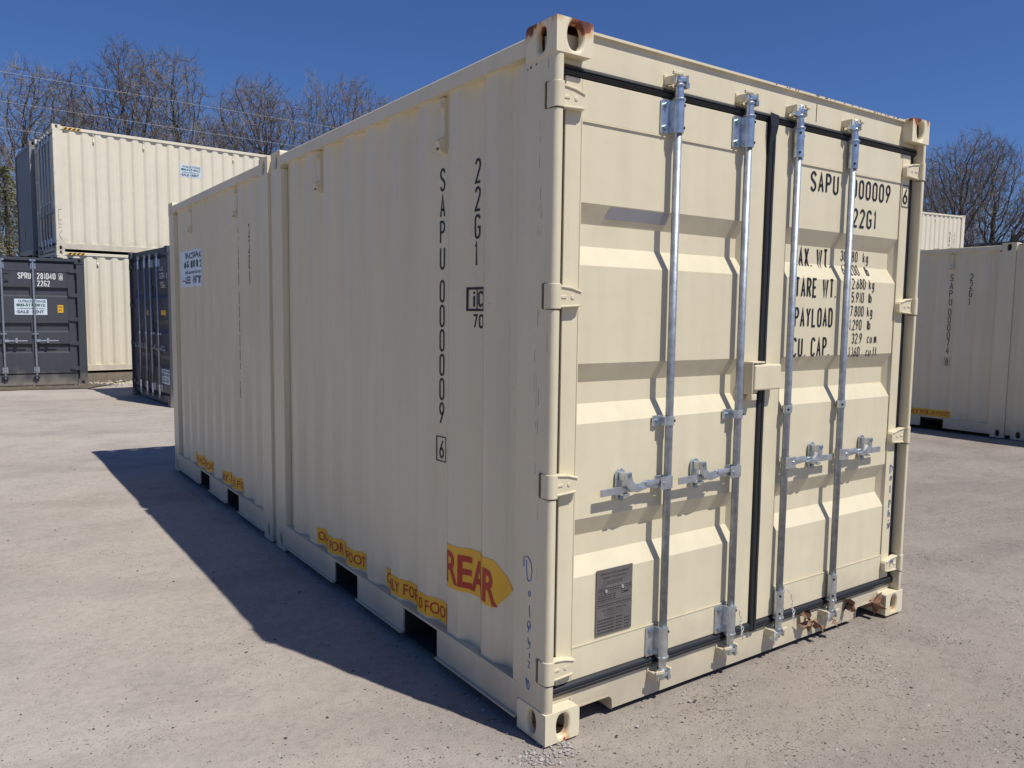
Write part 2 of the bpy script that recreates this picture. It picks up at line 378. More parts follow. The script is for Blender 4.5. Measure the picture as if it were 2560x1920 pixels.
def shell(par, mt, L, H, units, mT=None, mB=None, doors=True, pockets=True, hazard=False):
    """frame, corrugated walls and roof shared by every container (door end at y=0)"""
    mT = mT or mt; mB = mB or mt
    for (u0, u1) in units:
        for xr in (False, True):
            for rear in (False, True):
                for top in (False, True):
                    casting(par, (mT if top else mB) if (u0 == 0 and not rear) else mt, xr, rear, u1 if rear else u0, top, H, (u0 == 0 and not rear) or (u1 == L and rear))
            for (a, b, nose) in ((u0, u0 + .212, u0 == 0 and doors), (u1 - .194, u1, False)):
                mb = MB(W if xr else None)
                if nose:
                    mb.prism([(.037, .060), (.037, .006), (.034, .003)] + [(.023 - .020 * math.sin(R(t)), .023 - .020 * math.cos(R(t))) for t in range(0, 91, 10)] + [(.003, .212), (.012, .212), (.012, .060)], 'z', .118, H - .118)
                else:
                    mb.box(.003, .055, a + .006, b - .004, .118, H - .118)
                mb.build('corner_post', mt, par)
            # rails
            mb = MB(W if xr else None)
            mb.prism([(.001, H - .094), (.06, H - .094), (.06, H - .030), (.006, H - .030), (.001, H - .036)], 'y', u0 + .178, u1 - .178)
            mb.build('top_rail', mt, par)
            mb = MB(W if xr else None)
            ya, yb = u0 + .178, u1 - .178
            cuts = [(u0 + .803, u0 + 1.13), (u0 + 1.667, u0 + 1.98)] if pockets else []
            segs = []; p = ya
            for c0, c1 in cuts: segs.append((p, c0)); p = c1
            segs.append((p, yb))
            for a, b in segs:
                mb.box(.002, .010, a, b, .046, .165); mb.box(-.012, .009, a + .004, b - .004, .038, .046)
            mb.box(.002, .075, ya, yb, .165, .176)
            br_ = mb.build('bottom_rail', mt, par)
            for c0, c1 in cuts:
                mb = MB(W if xr else None); t_ = .8
                mb.quad((.0105, c0, .034), (t_, c0, .034), (t_, c0, .165), (.0105, c0, .165)); mb.quad((.0105, c1, .034), (t_, c1, .034), (t_, c1, .165), (.0105, c1, .165))
                mb.quad((.0105, c0, .1645), (t_, c0, .1645), (t_, c1, .1645), (.0105, c1, .1645)); mb.quad((.0105, c0, .034), (t_, c0, .034), (t_, c1, .034), (.0105, c1, .034)); mb.quad((t_, c0, .034), (t_, c1, .034), (t_, c1, .165), (t_, c0, .165))
                mb.build('fork_pocket', M['dark'], br_, recalc=False)  # pocket lining coloured near-black to stand in for the shade inside
            # panel
            mb = MB(W if xr else None); pr = profile(u0, u1 - u0)
            for (a, xa), (b, xb) in zip(pr, pr[1:]):
                mb.quad((xa, a, .176), (xb, b, .176), (xb, b, H - .094), (xa, a, H - .094))
            mb.build('side_panel', mt, par, recalc=False)
    if len(units) > 1:
        for a, b in zip(units, units[1:]):
            for x in (.022, W - .05): MB().box(x, x + .028, a[1] - .004, b[0] + .004, .045, H - .035).build('joining_strip', mt, par)
    # roof, floor, rear wall
    mb = MB(); n = int((L - .3) / .21); z = H - .034
    for i in range(n):
        y = .14 + i * (L - .28) / n; q = (L - .28) / n
        for (a, b, za, zb) in ((0, .35, 0, 0), (.35, .5, 0, .014), (.5, .85, .014, .014), (.85, 1, .014, 0)):
            mb.quad((.06, y + a * q, z + za), (W - .06, y + a * q, z + za), (W - .06, y + b * q, z + zb), (.06, y + b * q, z + zb))
    mb.build('roof', mt, par, recalc=False)
    MB().box(.06, W - .06, .13, L - .08, .125, .16).box(.45, W - .45, .45, L - .45, .03, .125).build('floor_and_light_block', M['dark'], par)  # real slab, plus an added dark box below that blocks light leaking through
    mb = MB(); x = .12; ye = L - .05
    while x < W - .14:
        x2 = min(x + .25, W - .12); d = x2 - x
        pts = [(x, ye - .03), (x + d * .2, ye - .03), (x + d * .45, ye), (x + d * .75, ye), (x2, ye - .03)]
        for (a, ya), (b, yb) in zip(pts, pts[1:]): mb.quad((a, ya, .16), (b, yb, .16), (b, yb, H - .1), (a, ya, H - .1))
        x = x2
    mb.quad((.05, ye - .03, .16), (.12, ye - .03, .16), (.12, ye - .03, H - .1), (.05, ye - .03, H - .1))
    mb.quad((W - .12, ye - .03, .16), (W - .05, ye - .03, .16), (W - .05, ye - .03, H - .1), (W - .12, ye - .03, H - .1))
    mb.build('end_wall', mt, par, recalc=False)
    mb = MB(); mb.box(.16, W - .16, L - .06, L - .01, H - .105, H - .03); mb.box(.16, W - .16, L - .06, L - .01, .03, .16)
    mb.build('end_rail', mt, par)

YD = .050; DEP = .036
RZ = [(1.761, 1.986), (1.176, 1.401), (.591, .816)]
def door_y(z):
    for a, b in RZ:
        if a <= z <= b:
            return YD + DEP * min(1, (z - a) / .072, (b - z) / .072)
    return YD
DF = sorted([z for a, b in RZ for z in (a, a + .072, b - .072, b)])
def doors(par, mt, H, hi=True, gasket=None):
    ks = H / 2.591; Z = lambda z: z * ks if z > 1 else z
    zt = H - .175; gk = M['rubber']
    # header and sill
    mb = MB(); mb.box(.04, W - .04, .055, .12, H - .136, H - .034)
    mb.prism([(.0545, H - .034), (.0545, H - .0165), (.041, H - .0165), (.041, H - .007), (.16, H - .007), (.16, H - .034)], 'x', .162, W - .162)
    mb.build('header', mt, par)
    s = [(.04, .144), (.04, .118), (.162, .118), (.162, .078), (.352, .078), (.366, .064), (.368, .018), (W - .368, .018), (W - .366, .064), (W - .352, .078), (W - .162, .078), (W - .162, .118), (W - .04, .118), (W - .04, .144)]
    sl = MB(); sl.prism([(.04, .1195), (W - .04, .1195), (W - .04, .143), (.04, .143)], 'y', .055, .12)
    sl.prism([(.162, .078), (.352, .078), (.366, .064), (.368, .018), (W - .368, .018), (W - .366, .064), (W - .352, .078), (W - .162, .078), (W - .162, .1195), (.162, .1195)], 'y', .055, .075)
    for mxx in (0, 1):
        q = [(.162, .078), (.352, .078), (.366, .064), (.370, .018)]
        if mxx: q = [(W - a, b) for a, b in q]
        for (a, b), (c, d) in zip(q, q[1:]):
            sl.add([(a, .045, b), (c, .045, d), (c, .16, d), (a, .16, b), (a, .045, b + .006), (c - (.006 if not mxx else -.006) * 0, .045, d + .006)], [(0, 1, 2, 3), (0, 1, 5, 4)])
    sl.build('sill', mt, par)
    # gaskets round the opening
    g = MB()
    for (a, b) in ((zt, zt + .040), (.144, .192)):
        c_ = (a + b) / 2
        g.prism([(.09, b), (.053, b), (.040, b - .010), (.037, c_ + .004), (.043, c_), (.037, c_ - .004), (.043, a + .006), (.053, a), (.09, a)], 'x', .038, W - .038)
    for mir in (None, W):
        gm = MB(mir); gm.box(.040, .079, .054, .09, .15, zt + .03); gm.cyl((.066, .056, .16), (.066, .056, zt + .02), .008, n=8)
        g.v, o = g.v, len(g.v); g.f += [[i + o for i in f] for f in gm.f]; g.v += gm.v
    g.build('door_gasket', gk, par)
    for right in (False, True):
        mir = W if right else None
        # leaf: frame boxes round a pressed panel
        mb = MB(mir); z0, z1 = .192, zt
        pb, pt = .321, zt - .143
        mb.box(.080, .155, .0455, .085, z0, z1); mb.box(1.085, 1.192, .0455, .085, z0, z1)
        mb.box(.155, 1.085, .0465, .085, z0, pb); mb.box(.155, 1.085, .0465, .085, pt, z1)
        X0, X1 = .155, 1.085; zz = pb
        def q(*p): mb.quad(*p)
        for a, b in sorted((Z(a), Z(a) + (b - a)) for a, b in RZ):
            q((X0, YD, zz), (X1, YD, zz), (X1, YD, a), (X0, YD, a))
            e = .026; y1 = YD + DEP; c, d = a + .072, b - .072
            q((X0, YD, a), (X1, YD, a), (X1 - e, y1, c), (X0 + e, y1, c)); q((X0 + e, y1, c), (X1 - e, y1, c), (X1 - e, y1, d), (X0 + e, y1, d))
            q((X0 + e, y1, d), (X1 - e, y1, d), (X1, YD, b), (X0, YD, b))
            q((X0, YD, a), (X0 + e, y1, c), (X0 + e, y1, d), (X0, YD, b)); q((X1, YD, a), (X1 - e, y1, c), (X1 - e, y1, d), (X1, YD, b))
            zz = b
        q((X0, YD, zz), (X1, YD, zz), (X1, YD, pt), (X0, YD, pt))
        leaf = mb.build('door_leaf', mt, par, bevel=.0035 if hi else 0)
        if hi:
            mb = MB(mir); mb.box(.155, 1.085, .0445, .0475, pt - .004, pt + .001); mb.box(.153, .157, .0435, .0475, pb, pt); mb.box(.155, 1.085, .0445, .0475, pb - .001, pb + .004)
            mb.build('sealant_bead', mt, leaf)
        # hinges
        nh = 4
        for k in range(nh):
            zc = [.27, .965, 1.645, 2.335][k]; zc = zc if k == 0 else .27 + (zc - .27) * (H - .27) / (2.591 - .27)
            mb = MB(mir)
            mb.prism([(.038, zc + .040), (.06, zc + .040), (.10, zc + .034), (.15, zc + .022), (.157, zc + .012), (.155, zc - .026), (.146, zc - .036), (.06, zc - .040), (.038, zc - .041)], 'y', .020, .0455)
            mb.prism([(.041, .050), (.041, .003), (.037, -.001)] + [(.023 - .0235 * math.sin(R(t)), .0225 - .0235 * math.cos(R(t))) for t in range(0, 91, 10)] + [(-.0005, .050)], 'z', zc - .044, zc + .044)
            if hi:
                mb.prism([(.044, zc + .033), (.10, zc + .027), (.146, zc + .015), (.146, zc + .020), (.10, zc + .0335), (.044, zc + .040)], 'y', .015, .022)
                mb.prism([(.044, zc - .040), (.140, zc - .034), (.140, zc - .028), (.044, zc - .033)], 'y', .015, .022)
                mb.cyl((.106, .017, zc - .002), (.106, .021, zc - .002), .008, n=12); mb.box(.052, .078, .017, .021, zc - .007, zc + .004)
            mb.build('hinge', mt, leaf, bevel=.003 if hi else 0)
            if hi:
                mb = MB(mir); mb.box(.0000, .006, .046, .060, zc - .046, zc + .046); mb.build('hinge_slot', M['slot'], leaf)
                mb = MB(mir); mb.box(-.006, .004, .060, .066, zc - .042, zc + .040); mb.build('hinge_lug', mt, leaf, bevel=.003)
                mb = MB(mir)
                for za_ in (zc - .0475,): mb.prism([(.039, .040), (.039, .0045), (.034, .001)] + [(.023 - .0215 * math.sin(R(t)), .023 - .0215 * math.cos(R(t))) for t in range(0, 91, 15)] + [(.0015, .040)], 'z', za_, za_ + .003)
                mb.build('hinge_washer', M['dark'], leaf)
        # locking bars
        for xb in ((.642, 1.064) if right else (.613, 1.033)):
            yb = .016
            zt_ = H - 2.591
            mb = MB(mir); mb.cyl((xb, yb, .19), (xb, yb, 2.40 + zt_), .0158 if hi else .018, n=18)
            bar = mb.build('locking_bar', M['galv'], leaf, smooth=False)
            for p in bar.data.polygons: p.use_smooth = len(p.vertices) == 4
            for topk in (False, True):
                zc = 2.345 + zt_ if topk else .255; sgn = 1 if topk else -1
                mb = MB(mir)
                mb.box(xb - .070, xb - .018, .038, .045, zc - .062, zc + .062)
                mb.cyl((xb, yb, zc - .062), (xb, yb, zc + .062), .0225, n=18)
                mb.box(xb - .026, xb - .008, yb - .006, .045, zc - .061, zc + .061)
                mb.cyl((xb, yb, zc + sgn * .062), (xb, yb, zc + sgn * .069), .0265, n=18)
                mb.cyl((xb, yb, zc + sgn * .069), (xb, yb, zc + sgn * .122), .0195, .016, n=16)
                mb.cyl((xb, yb, zc + sgn * .115), (xb, yb, zc + sgn * .122), .021, n=16)
                br = mb.build('bar_bracket', M['galv2'], leaf, bevel=.0015 if hi else 0)
                if hi:
                    for dz in (-.042, .042):
                        MB(mir).cyl((xb - .050, .028, zc + dz), (xb - .050, .0385, zc + dz), .0095, n=6).build('bolt', M['bolt'], leaf)
                        MB(mir).cyl((xb + .012, yb - .016, zc + dz), (xb + .017, yb - .020, zc + dz), .0055, n=10).build('bracket_plug', M['dark'], leaf)
                # cam and keeper
                zk = zc + sgn * .140
                mb = MB(mir)
                mb.cyl((xb, yb, zk - .022), (xb, yb, zk + .022), .0145, n=12)
                mb.prism([(xb - .040, yb - .012), (xb + .018, yb - .018), (xb + .044, yb - .006), (xb + .040, yb + .010), (xb + .012, yb + .014), (xb - .034, yb + .012)], 'z', zk - .008, zk + .008)
                mb.prism([(xb + .020, yb - .020), (xb + .046, yb - .012), (xb + .044, yb + .014), (xb + .024, yb + .008)], 'z', zk - .028 , zk + .012)
                mb.build('cam', M['galv2'], leaf, bevel=.003 if hi else 0)
                mb = MB(mir)
                for sx in (-1, 1):
                    c = xb + sx * .037
                    mb.prism([(c - .008, .055), (c - .008, .022), (c - .004 * sx, -.002), (c + .008, .002), (c + .010, .055)], 'z', zk - .016 + .005 * sx, zk + .016 + .005 * sx)
                mb.box(xb - .048, xb + .050, .050, .0555, zk - .022, zk + .022)
                mb.prism([(xb - .05, -.002), (xb - .008, -.010), (xb - .008, .000), (xb - .05, .008)], 'z', zk + .010, zk + .024)
                mb.build('cam_keeper', mt, par, bevel=.003 if hi else 0)
            # middle guide
            mb = MB(mir); zc = 1.165
            mb.box(xb - .068, xb - .012, .037, .0455, zc - .021, zc + .021); mb.cyl((xb, yb, zc - .018), (xb, yb, zc + .018), .0205, n=16); mb.box(xb - .030, xb - .006, yb - .006, .040, zc - .018, zc + .018)
            mb.build('bar_bracket', M['galv2'], leaf, bevel=.0015 if hi else 0)
            if hi:
                MB(mir).cyl((xb - .048, .028, zc), (xb - .048, .0375, zc), .009, n=6).build('bolt', M['bolt'], leaf); MB(mir).cyl((xb + .012, yb - .015, zc), (xb + .016, yb - .018, zc), .0055, n=10).build('bracket_plug', M['dark'], leaf)
            # handle
            zc = .918; mb = MB(mir)
            mb.box(xb - .056, xb + .004, yb - .021, yb - .016, zc - .026, zc + .026); mb.box(xb - .056, xb + .004, yb + .014, yb + .019, zc - .026, zc + .026)
            mb.box(xb - .012, xb + .010, yb - .0205, yb + .018, zc - .026, zc + .026)
            mb.cyl((xb - .038, yb - .026, zc), (xb - .038, yb + .022, zc), .007, n=10)
            mb.prism([(xb - .045, zc + .016), (xb - .13, zc + .020), (xb - .17, zc + .012), (xb - .360, zc + .008), (xb - .360, zc - .020), (xb - .19, zc - .018), (xb - .14, zc - .010), (xb - .045, zc - .018)], 'y', yb - .008, yb + .000)
            mb.prism([(xb - .13, zc + .014), (xb - .06, zc + .016), (xb - .06, zc + .002), (xb - .13, zc + .0)], 'y', yb - .016, yb - .008)
            hd = mb.build('handle', M['galv2'], leaf, bevel=.002 if hi else 0)
            # catch plate with latch
            xc = xb - .235; mb = MB(mir)
            cap = lambda r, h_: [(xc + r * math.cos(R(t)), zc + .012 + h_ + r * math.sin(R(t))) for t in range(0, 181, 20)] + [(xc + r * math.cos(R(t)), zc + .012 - h_ + r * math.sin(R(t))) for t in range(180, 361, 20)]
            mb.prism(cap(.024, .038), 'y', .036, .0455)
            mb.box(xc - .014, xc + .014, -.004, .036, zc - .030, zc - .019)
            mb.prism([(xc - .014, zc + .066), (xc + .012, zc + .066), (xc + .020, zc + .030), (xc + .05, zc + .006), (xc + .098, zc - .002), (xc + .098, zc - .008), (xc + .045, zc - .018), (xc + .004, zc - .004), (xc - .012, zc + .020)], 'y', -.012, .002)
            mb.prism([(xc - .014, zc + .062), (xc + .012, zc + .062), (xc + .012, zc + .030), (xc - .014, zc + .030)], 'y', .0, .036)
            mb.build('handle_catch', M['galv2'], leaf, bevel=.003 if hi else 0)
            if hi:
                MB(mir).cyl((xc, .028, zc - .042), (xc, .037, zc - .042), .0110, n=6).build('bolt', M['bolt'], leaf)
                MB(mir).cyl((xc, -.016, zc + .055), (xc, -.006, zc + .055), .009, n=10).build('bolt', M['bolt'], leaf)
        if not right: L_leaf = leaf
        else: R_leaf = leaf
    # centre gasket
    mb = MB(); N = 26
    for i in range(N):
        za = .150 + (zt + .03 - .150) * i / N; zb = .150 + (zt + .03 - .150) * (i + 1) / N
        f = lambda z: .003 * math.sin(z * 3.1 + 1) + .0015 * math.sin(z * 11)
        x0a, x0b = 1.193 + f(za), 1.193 + f(zb); ya, yb = .036 + .3 * f(za + .5), .036 + .3 * f(zb + .5)
        pr = lambda x, y: [(x, .06), (x + .004, y), (x + .020, y - .003), (x + .024, y + .006), (x + .028, y - .003), (x + .044, y), (x + .050, .06)]
        A_, B_ = pr(x0a, ya), pr(x0b, yb)
        for k in range(6): mb.quad((A_[k][0], A_[k][1], za), (A_[k + 1][0], A_[k + 1][1], za), (B_[k + 1][0], B_[k + 1][1], zb), (B_[k][0], B_[k][1], zb))
    if hi:
        mb.add([(1.188, .031, zt + .040), (1.254, .036, zt + .036), (1.249, .030, zt - .002), (1.242, .034, zt - .045), (1.193, .033, zt - .12), (1.187, .022, zt - .02)], [(0, 1, 2, 5), (5, 2, 3, 4)])
    mb.build('centre_gasket', gk, R_leaf)
    return L_leaf, R_leaf

def bracket(par, mt, y, H, x_right=False, hi=True):
    mb = MB(W if x_right else None)
    mb.box(.028, .0505, y - .018, y + .020, H - .310, H - .100)
    mb.add(
        [(.046, y - .015, H - .335), (.012, y - .015, H - .325), (.004, y - .015, H - .282), (.046, y - .015, H - .245),
         (.046, y + .017, H - .335), (.012, y + .017, H - .325), (.004, y + .017, H - .282), (.046, y + .017, H - .245)],
        [(0, 1, 2, 3), (4, 5, 6, 7), (0, 1, 5, 4), (1, 2, 6, 5), (2, 3, 7, 6), (3, 0, 4, 7)])
    mb.box(.012, .048, y - .014, y + .016, H - .145, H - .125)
    b = mb.build('lashing_bracket', mt, par)
    mb = MB(W if x_right else None); mb.box(.0035, .02, y - .004, y + .006, H - .318, H - .308)
    mb.build('bracket_slot', M['slot'], b)

# ---- the two-unit container, main subject
UN = [(0, 2.991), (3.067, 6.058)]; LM = 6.058; HM = 2.591
main = root('shipping_container', 'large cream double-unit container in the middle with four galvanised bars on its closed doors', 'shipping container', group='cream double-unit containers')
shell(main, M['cream'], LM, HM, UN, M['castT'], M['castB'])
Lf, Rf = doors(main, M['cream'], HM)
# lock box over the centre joint
mb = MB(); mb.box(1.110, 1.292, -.006, .030, 1.262, 1.374); mb.box(1.20, 1.285, .030, .046, 1.262, 1.374); mb.build('lock_box', M['cream'], Rf, bevel=.008, seg=3)
mb = MB(); mb.box(1.094, 1.102, -.004, .047, 1.246, 1.388); mb.box(1.102, 1.186, .036, .046, 1.246, 1.388); mb.box(1.102, 1.180, -.004, .046, 1.380, 1.388); mb.box(1.104, 1.140, .004, .034, 1.218, 1.246); mb.build('lock_box', M['cream'], Lf, bevel=.004)
for u0, _ in UN:
    for dy in (.822, 2.235): bracket(main, M['cream'], u0 + dy, HM)
# seal cords on the two middle bottom brackets
for leaf, xb in ((Lf, 1.035), (Rf, 1.403)):
    mb = MB(); pts = []
    for i in range(22):
        t = i / 21; pts.append((xb - .02 + .055 * min(1, t * 2.2) + .006 * math.sin(t * 30), -.016 - .006 * math.sin(t * 9), .330 - .055 * min(1, t * 2.2) - .15 * max(0, t - .35)))
    mb.tube(pts, .0019, 5); pts = [(p[0] - .008 * math.sin(i * .9), p[1] - .004, p[2] - .012) for i, p in enumerate(pts[9:])]
    mb.tube(pts, .0019, 5); mb.build('seal_cord', M['cord'], leaf)
copyR = copy_tree(main); copyR.location = (9.665, -.50, 0); copyR['label'] = 'cream double-unit container partly hidden at the right edge with an undercut base in shade'

prs = [profile(a, b - a) for a, b in UN]
folds = sorted({round(y, 4) for pr in prs for y, _ in pr})
def side_x(y): return interp(prs[0] if y < 3.03 else prs[1], y)
def sidefn(s, t, o=.0022): return (side_x(-s) - o, -s, t)      # s runs with the reading direction (towards the doors)
sf = [-y for y in folds]
def side(name, m, par, polys, o=.0022): return decal(name, m, par, polys, lambda s, t: sidefn(s, t, o), sf)
def side_marks(par, digits, check, first=True):
    for u0, _ in UN:
        ys = -(u0 + (.8675 if not u0 else .848))
        side('lettering', M['ink'], par, strokes('SAPU', .100, .044, .112, .0105, ys + .004, 2.104, True) + strokes(digits, .100, .043, .1075, .0105, ys + .004, 1.625, True)
             + strokes(check, .086, .040, .1, .010, ys + .006, .934, True) + frame(ys - .012, ys + .064, .920, 1.034, .005)
             + strokes('22G1', .100, .044, .111, .0105, -(u0 + .580), 2.104, True))
        a, b, t0, t1 = -(u0 + .618), -(u0 + .500), 1.590, 1.688
        if first and u0 == 0: side('lettering', M['ink'], par, frame(a, b, t0, t1, .010) + rect(a + .058, a + .065, t0 + .008, t1 - .008)
             + rect(a + .032, a + .046, t0 + .018, t0 + .062) + rect(a + .032, a + .046, t0 + .070, t0 + .080) + strokes('C', .066, .038, .04, .010, a + .070, t0 + .017)
             + strokes('70', .058, .036, .046, .009, a + .030, 1.520))
        for ya, txt in ((2.300, 'ONLY FOR 10 FOOT'), (1.398, 'ONLY FOR 10 FOOT')):
            if u0 > 0: ya = ya - .03
            s0 = -(u0 + ya)
            side('decal', M['yellow'], par, rect(s0, s0 + .655, .188, .284), .0018)
            side('lettering', M['red'], par, bfont(txt, .054, .635, .012, s0 + .010, .209), .0030)
side_marks(main, '000009', '6'); side_marks(copyR, '000074', '8', False)
# REAR arrow
side('decal', M['yellow'], main, [[(-.770, .385), (-.370, .402), (-.277, .502), (-.370, .600), (-.770, .575)]], .0018)
side('lettering', M['red'], main, bfont('REAR', .135, .40, .025, -.752, .415), .0030)
# sticker on the far unit
def sticker(par, fn, s0, s1, t0, t1, sfo=(), d=.0012):
    w_, h_ = s1 - s0, t1 - t0; f = lambda k: (lambda s, t: fn(s, t, k))
    st = decal('sticker', M['sticker'], par, rect(s0, s1, t0, t1), f(d), sfo)
    c = (s0 + s1) / 2
    decal('lettering', M['stkgrey'], st, bfont('OUTBACK STORAGE', h_ * .15, w_ * .84, .03, c + w_ * .04, t0 + h_ * .78, True) + bfont('SALE', h_ * .18, w_ * .36, .045, c - w_ * .24, t0 + h_ * .10, True)
          + bfont('RENT', h_ * .18, w_ * .36, .045, c + w_ * .22, t0 + h_ * .10, True) + rect(s0 + w_ * .03, s0 + w_ * .08, t0 + h_ * .16, t0 + h_ * .19) + rect(c - w_ * .03, c + w_ * .02, t0 + h_ * .16, t0 + h_ * .19), f(d * 2), sfo)
    decal('lettering', M['stkgreen'], st, bfont('800-517-0012', h_ * .17, w_ * .88, .045, c, t0 + h_ * .53, True) + bfont('outbackstorage.com', h_ * .09, w_ * .84, .02, c, t0 + h_ * .36, True), f(d * 2), sfo)
sticker(main, lambda s, t, k: sidefn(s, t, .0015 + k), -5.66, -4.955, 1.785, 2.112, sf)
# blue marker writing
def pen(par, letters, fn, r, name='marker_writing'):
    mb = MB()
    for L_ in letters: mb.tube([fn(s, t) for s, t in L_], r, 4)
    mb.build(name, M['blue'], par)
def P(s, t): return (.0025, -s, t)
lt = [[(-.150, .640), (-.150, .675), (-.125, .683), (-.105, .665), (-.098, .635), (-.105, .600), (-.118, .590), (-.128, .600), (-.135, .668)],
      arc(-.112, .545, .006, .010, 0, 360, 8), [(-.112, .500), (-.108, .455)],
      arc(-.112, .425, .010, .016, 0, 360, 8) + [(-.112, .420), (-.118, .395)],
      [(-.118, .375), (-.112, .350), (-.104, .365), (-.104, .340), (-.118, .332)], [(-.108, .318), (-.106, .300)],
      [(-.116, .285), (-.104, .282), (-.114, .262), (-.102, .262)],
      [(-.128, .215), (-.118, .180), (-.115, .205), (-.128, .215)], [(-.112, .212), (-.104, .195), (-.108, .175), (-.118, .180)]]
pen(main, lt, lambda s, t: P(s, t), .0021)
X_ = 2.322
lr = [[(0, .805), (0, .765), (.020, .775), (.024, .795), (0, .808)], arc(.012, .735, .008, .012, 0, 360, 8), [(.010, .695), (.012, .655)], [(.006, .575), (.008, .618), (.022, .612), (.020, .595), (.008, .592)],
      [(.006, .565), (.006, .525)], [(.006, .545), (.018, .548), (.020, .525)], [(.008, .505), (.016, .505)], [(.004, .460), (.006, .490), (.020, .462), (.022, .492)],]
pen(Rf, [[(a + X_, b) for a, b in q] for q in lr], lambda s, t: (s, .0430, t), .0018)
pen(Rf, [[(X_ + .002, .300), (X_ + .008, .275), (X_ + .014, .295), (X_ + .022, .275), (X_ + .026, .302), (X_ + .004, .285)]], lambda s, t: (s, .0145, t), .0018)

# door lettering
def dfn(s, t, o=.0022): return (s, door_y(t) - o, t)
def door_txt(m, polys, o=.0022): return decal('lettering', m, Rf, polys, lambda s, t: dfn(s, t, o), (), DF)
S_ = strokes
door_txt(M['ink'], S_('SAPU', .092, .044, .0585, .0115, 1.520, 2.158) + S_('000009', .092, .043, .0592, .0115, 1.850, 2.158)
    + S_('22G1', .092, .044, .0600, .0115, 1.868, 2.020))
decal('lettering', M['ink'], Rf, S_('6', .080, .042, .05, .010, 2.300, 2.168) + frame(2.288, 2.354, 2.152, 2.264, .004), lambda s, t: (s, .0432, t))
for txt, t, x, pt in (('MAX. WT.', 1.816, 1.450, .0440), ('TARE WT.', 1.674, 1.440, .0440), ('PAYLOAD', 1.536, 1.444, .0440), ('CU. CAP.', 1.397, 1.436, .0455)):
    door_txt(M['ink'], S_(txt, .092, .034, pt, .0105, x, t))
for i, (a, b, xa, xu) in enumerate((('30.480', 'kg', 1.839, 2.022), ('67.200', 'lb', 1.838, 2.030), ('2.680', 'kg', 1.893, 2.030), ('5.910', 'lb', 1.893, 2.030), ('27.800', 'kg', 1.858, 2.025), ('61.290', 'lb', 1.856, 2.030), ('32.9', 'cu.m.', 1.912, 2.035), ('1.160', 'cu.ft.', 1.890, 2.030))):
    t = 1.858 - i * .0672
    door_txt(M['ink'], S_(a, .052, .0215, .0285, .0050, xa, t) + S_(b, .050, .021, .0275, .0048, xu + .010, t))
# approval plate
x0, x1, z0, z1 = .273, .462, .338, .600
mb = MB(); mb.box(x0, x1, .0445, .0485, z0, z1); pl = mb.build('data_plate', M['plate'], Lf, bevel=.001)
pf = lambda s, t: (s, .0440, t); xc = (x0 + x1) / 2
tx = bfont('APPROVED FOR TRANSPORT', .0085, .150, .0, xc, .577, True) + bfont('UNDER CUSTOMS SEAL', .0085, .125, .0, xc, .561, True) + frame(xc - .055, xc + .055, .538, .552, .0012) + bfont('GB/C 8988 10-2020', .006, .085, 0, xc, .542, True)
tx += bfont('CIMC', .011, .045, .03, .425, .489, True) + bfont('CSC SAFETY APPROVAL', .0085, .130, 0, xc, .432, True) + frame(xc - .05, xc + .04, .413, .425, .0012) + frame(x0 + .003, x1 - .003, .450, .4505 + .001, .0008) + frame(x0 + .003, x1 - .003, .505, .506, .0008) + rect(.370, .371, .470, .505)
tx += rect(x0 + .004, x1 - .004, .4695, .4705)
rr = random.Random(3)
for r_ in range(5): 
    for (a, b) in ((x0 + .008, xc), (xc + .012, xc + .045)) + (((xc + .055, x1 - .012),) if r_ < 4 else ()):
        s = a
        while s < b: l_ = rr.uniform(.006, .016); tx += rect(s, min(b, s + l_), .346 + r_ * .0125, .346 + r_ * .0125 + .005); s += l_ + .003
for t in (.520, .512, .494, .485, .476, .456): 
    s = x0 + .010
    while s < (x1 - .012 if t in (.520, .512, .456) else .365): l_ = rr.uniform(.005, .014); tx += rect(s, s + l_, t, t + .004); s += l_ + .003
decal('plate_lettering', M['plateink'], pl, tx, pf)
mb = MB()
for x, z in ((.322, .512), (.408, .516)): mb.cyl((x, .0405, z), (x, .0446, z), .0065, .0075, n=12)
mb.build('rivet', M['rivet'], pl)
# clear film on the first pressing's upper slope, its sky reflection painted as grey
decal('film_strip', M['film'], Lf, [[(.292, 1.938), (.618, 1.938), (.618, 1.980), (.306, 1.980)]], lambda s, t: dfn(s, t, .0016), (), DF)

rs_ = random.Random(21); sc1 = []
for (y, za, zb_) in ((.090, .95, 2.30), (.078, 1.15, 2.05), (.104, 1.3, 1.62), (.066, .62, .98), (.030, 1.45, 1.66), (.045, 2.28, 2.44)):
    z = za
    while z < zb_:
        l_ = rs_.uniform(.01, .07)
        if rs_.random() < .45: w__ = rs_.uniform(.0003, .0008); yo = -y + rs_.uniform(-.003, .003); sc1 += [[(yo - w__, z), (yo + w__, z), (yo + w__ * .6, z + l_), (yo - w__ * .6, z + l_)]]
        z += l_ + rs_.uniform(.005, .05)
for (y, z, q_) in ((.118, 2.455, .005), (.150, 2.452, .007), (.168, 2.448, .004), (.300, 1.30, .003), (.42, 1.62, .003), (.205, 2.10, .002)): sc1 += [[(-y - q_, z - q_ * .6), (-y + q_ * .8, z - q_), (-y + q_ * .5, z + q_ * .8)]]
decal('scratches', M['slot'], main, sc1, lambda s, t: (.0015 if -s < .212 else side_x(-s) - .0015, -s, t), sf)
decal('rust_run', M['rust'], main, [[(1.546, 2.470), (1.550, 2.470), (1.5505, 2.552), (1.5465, 2.552)]], lambda s, t: (s, .0535, t))
ch = []
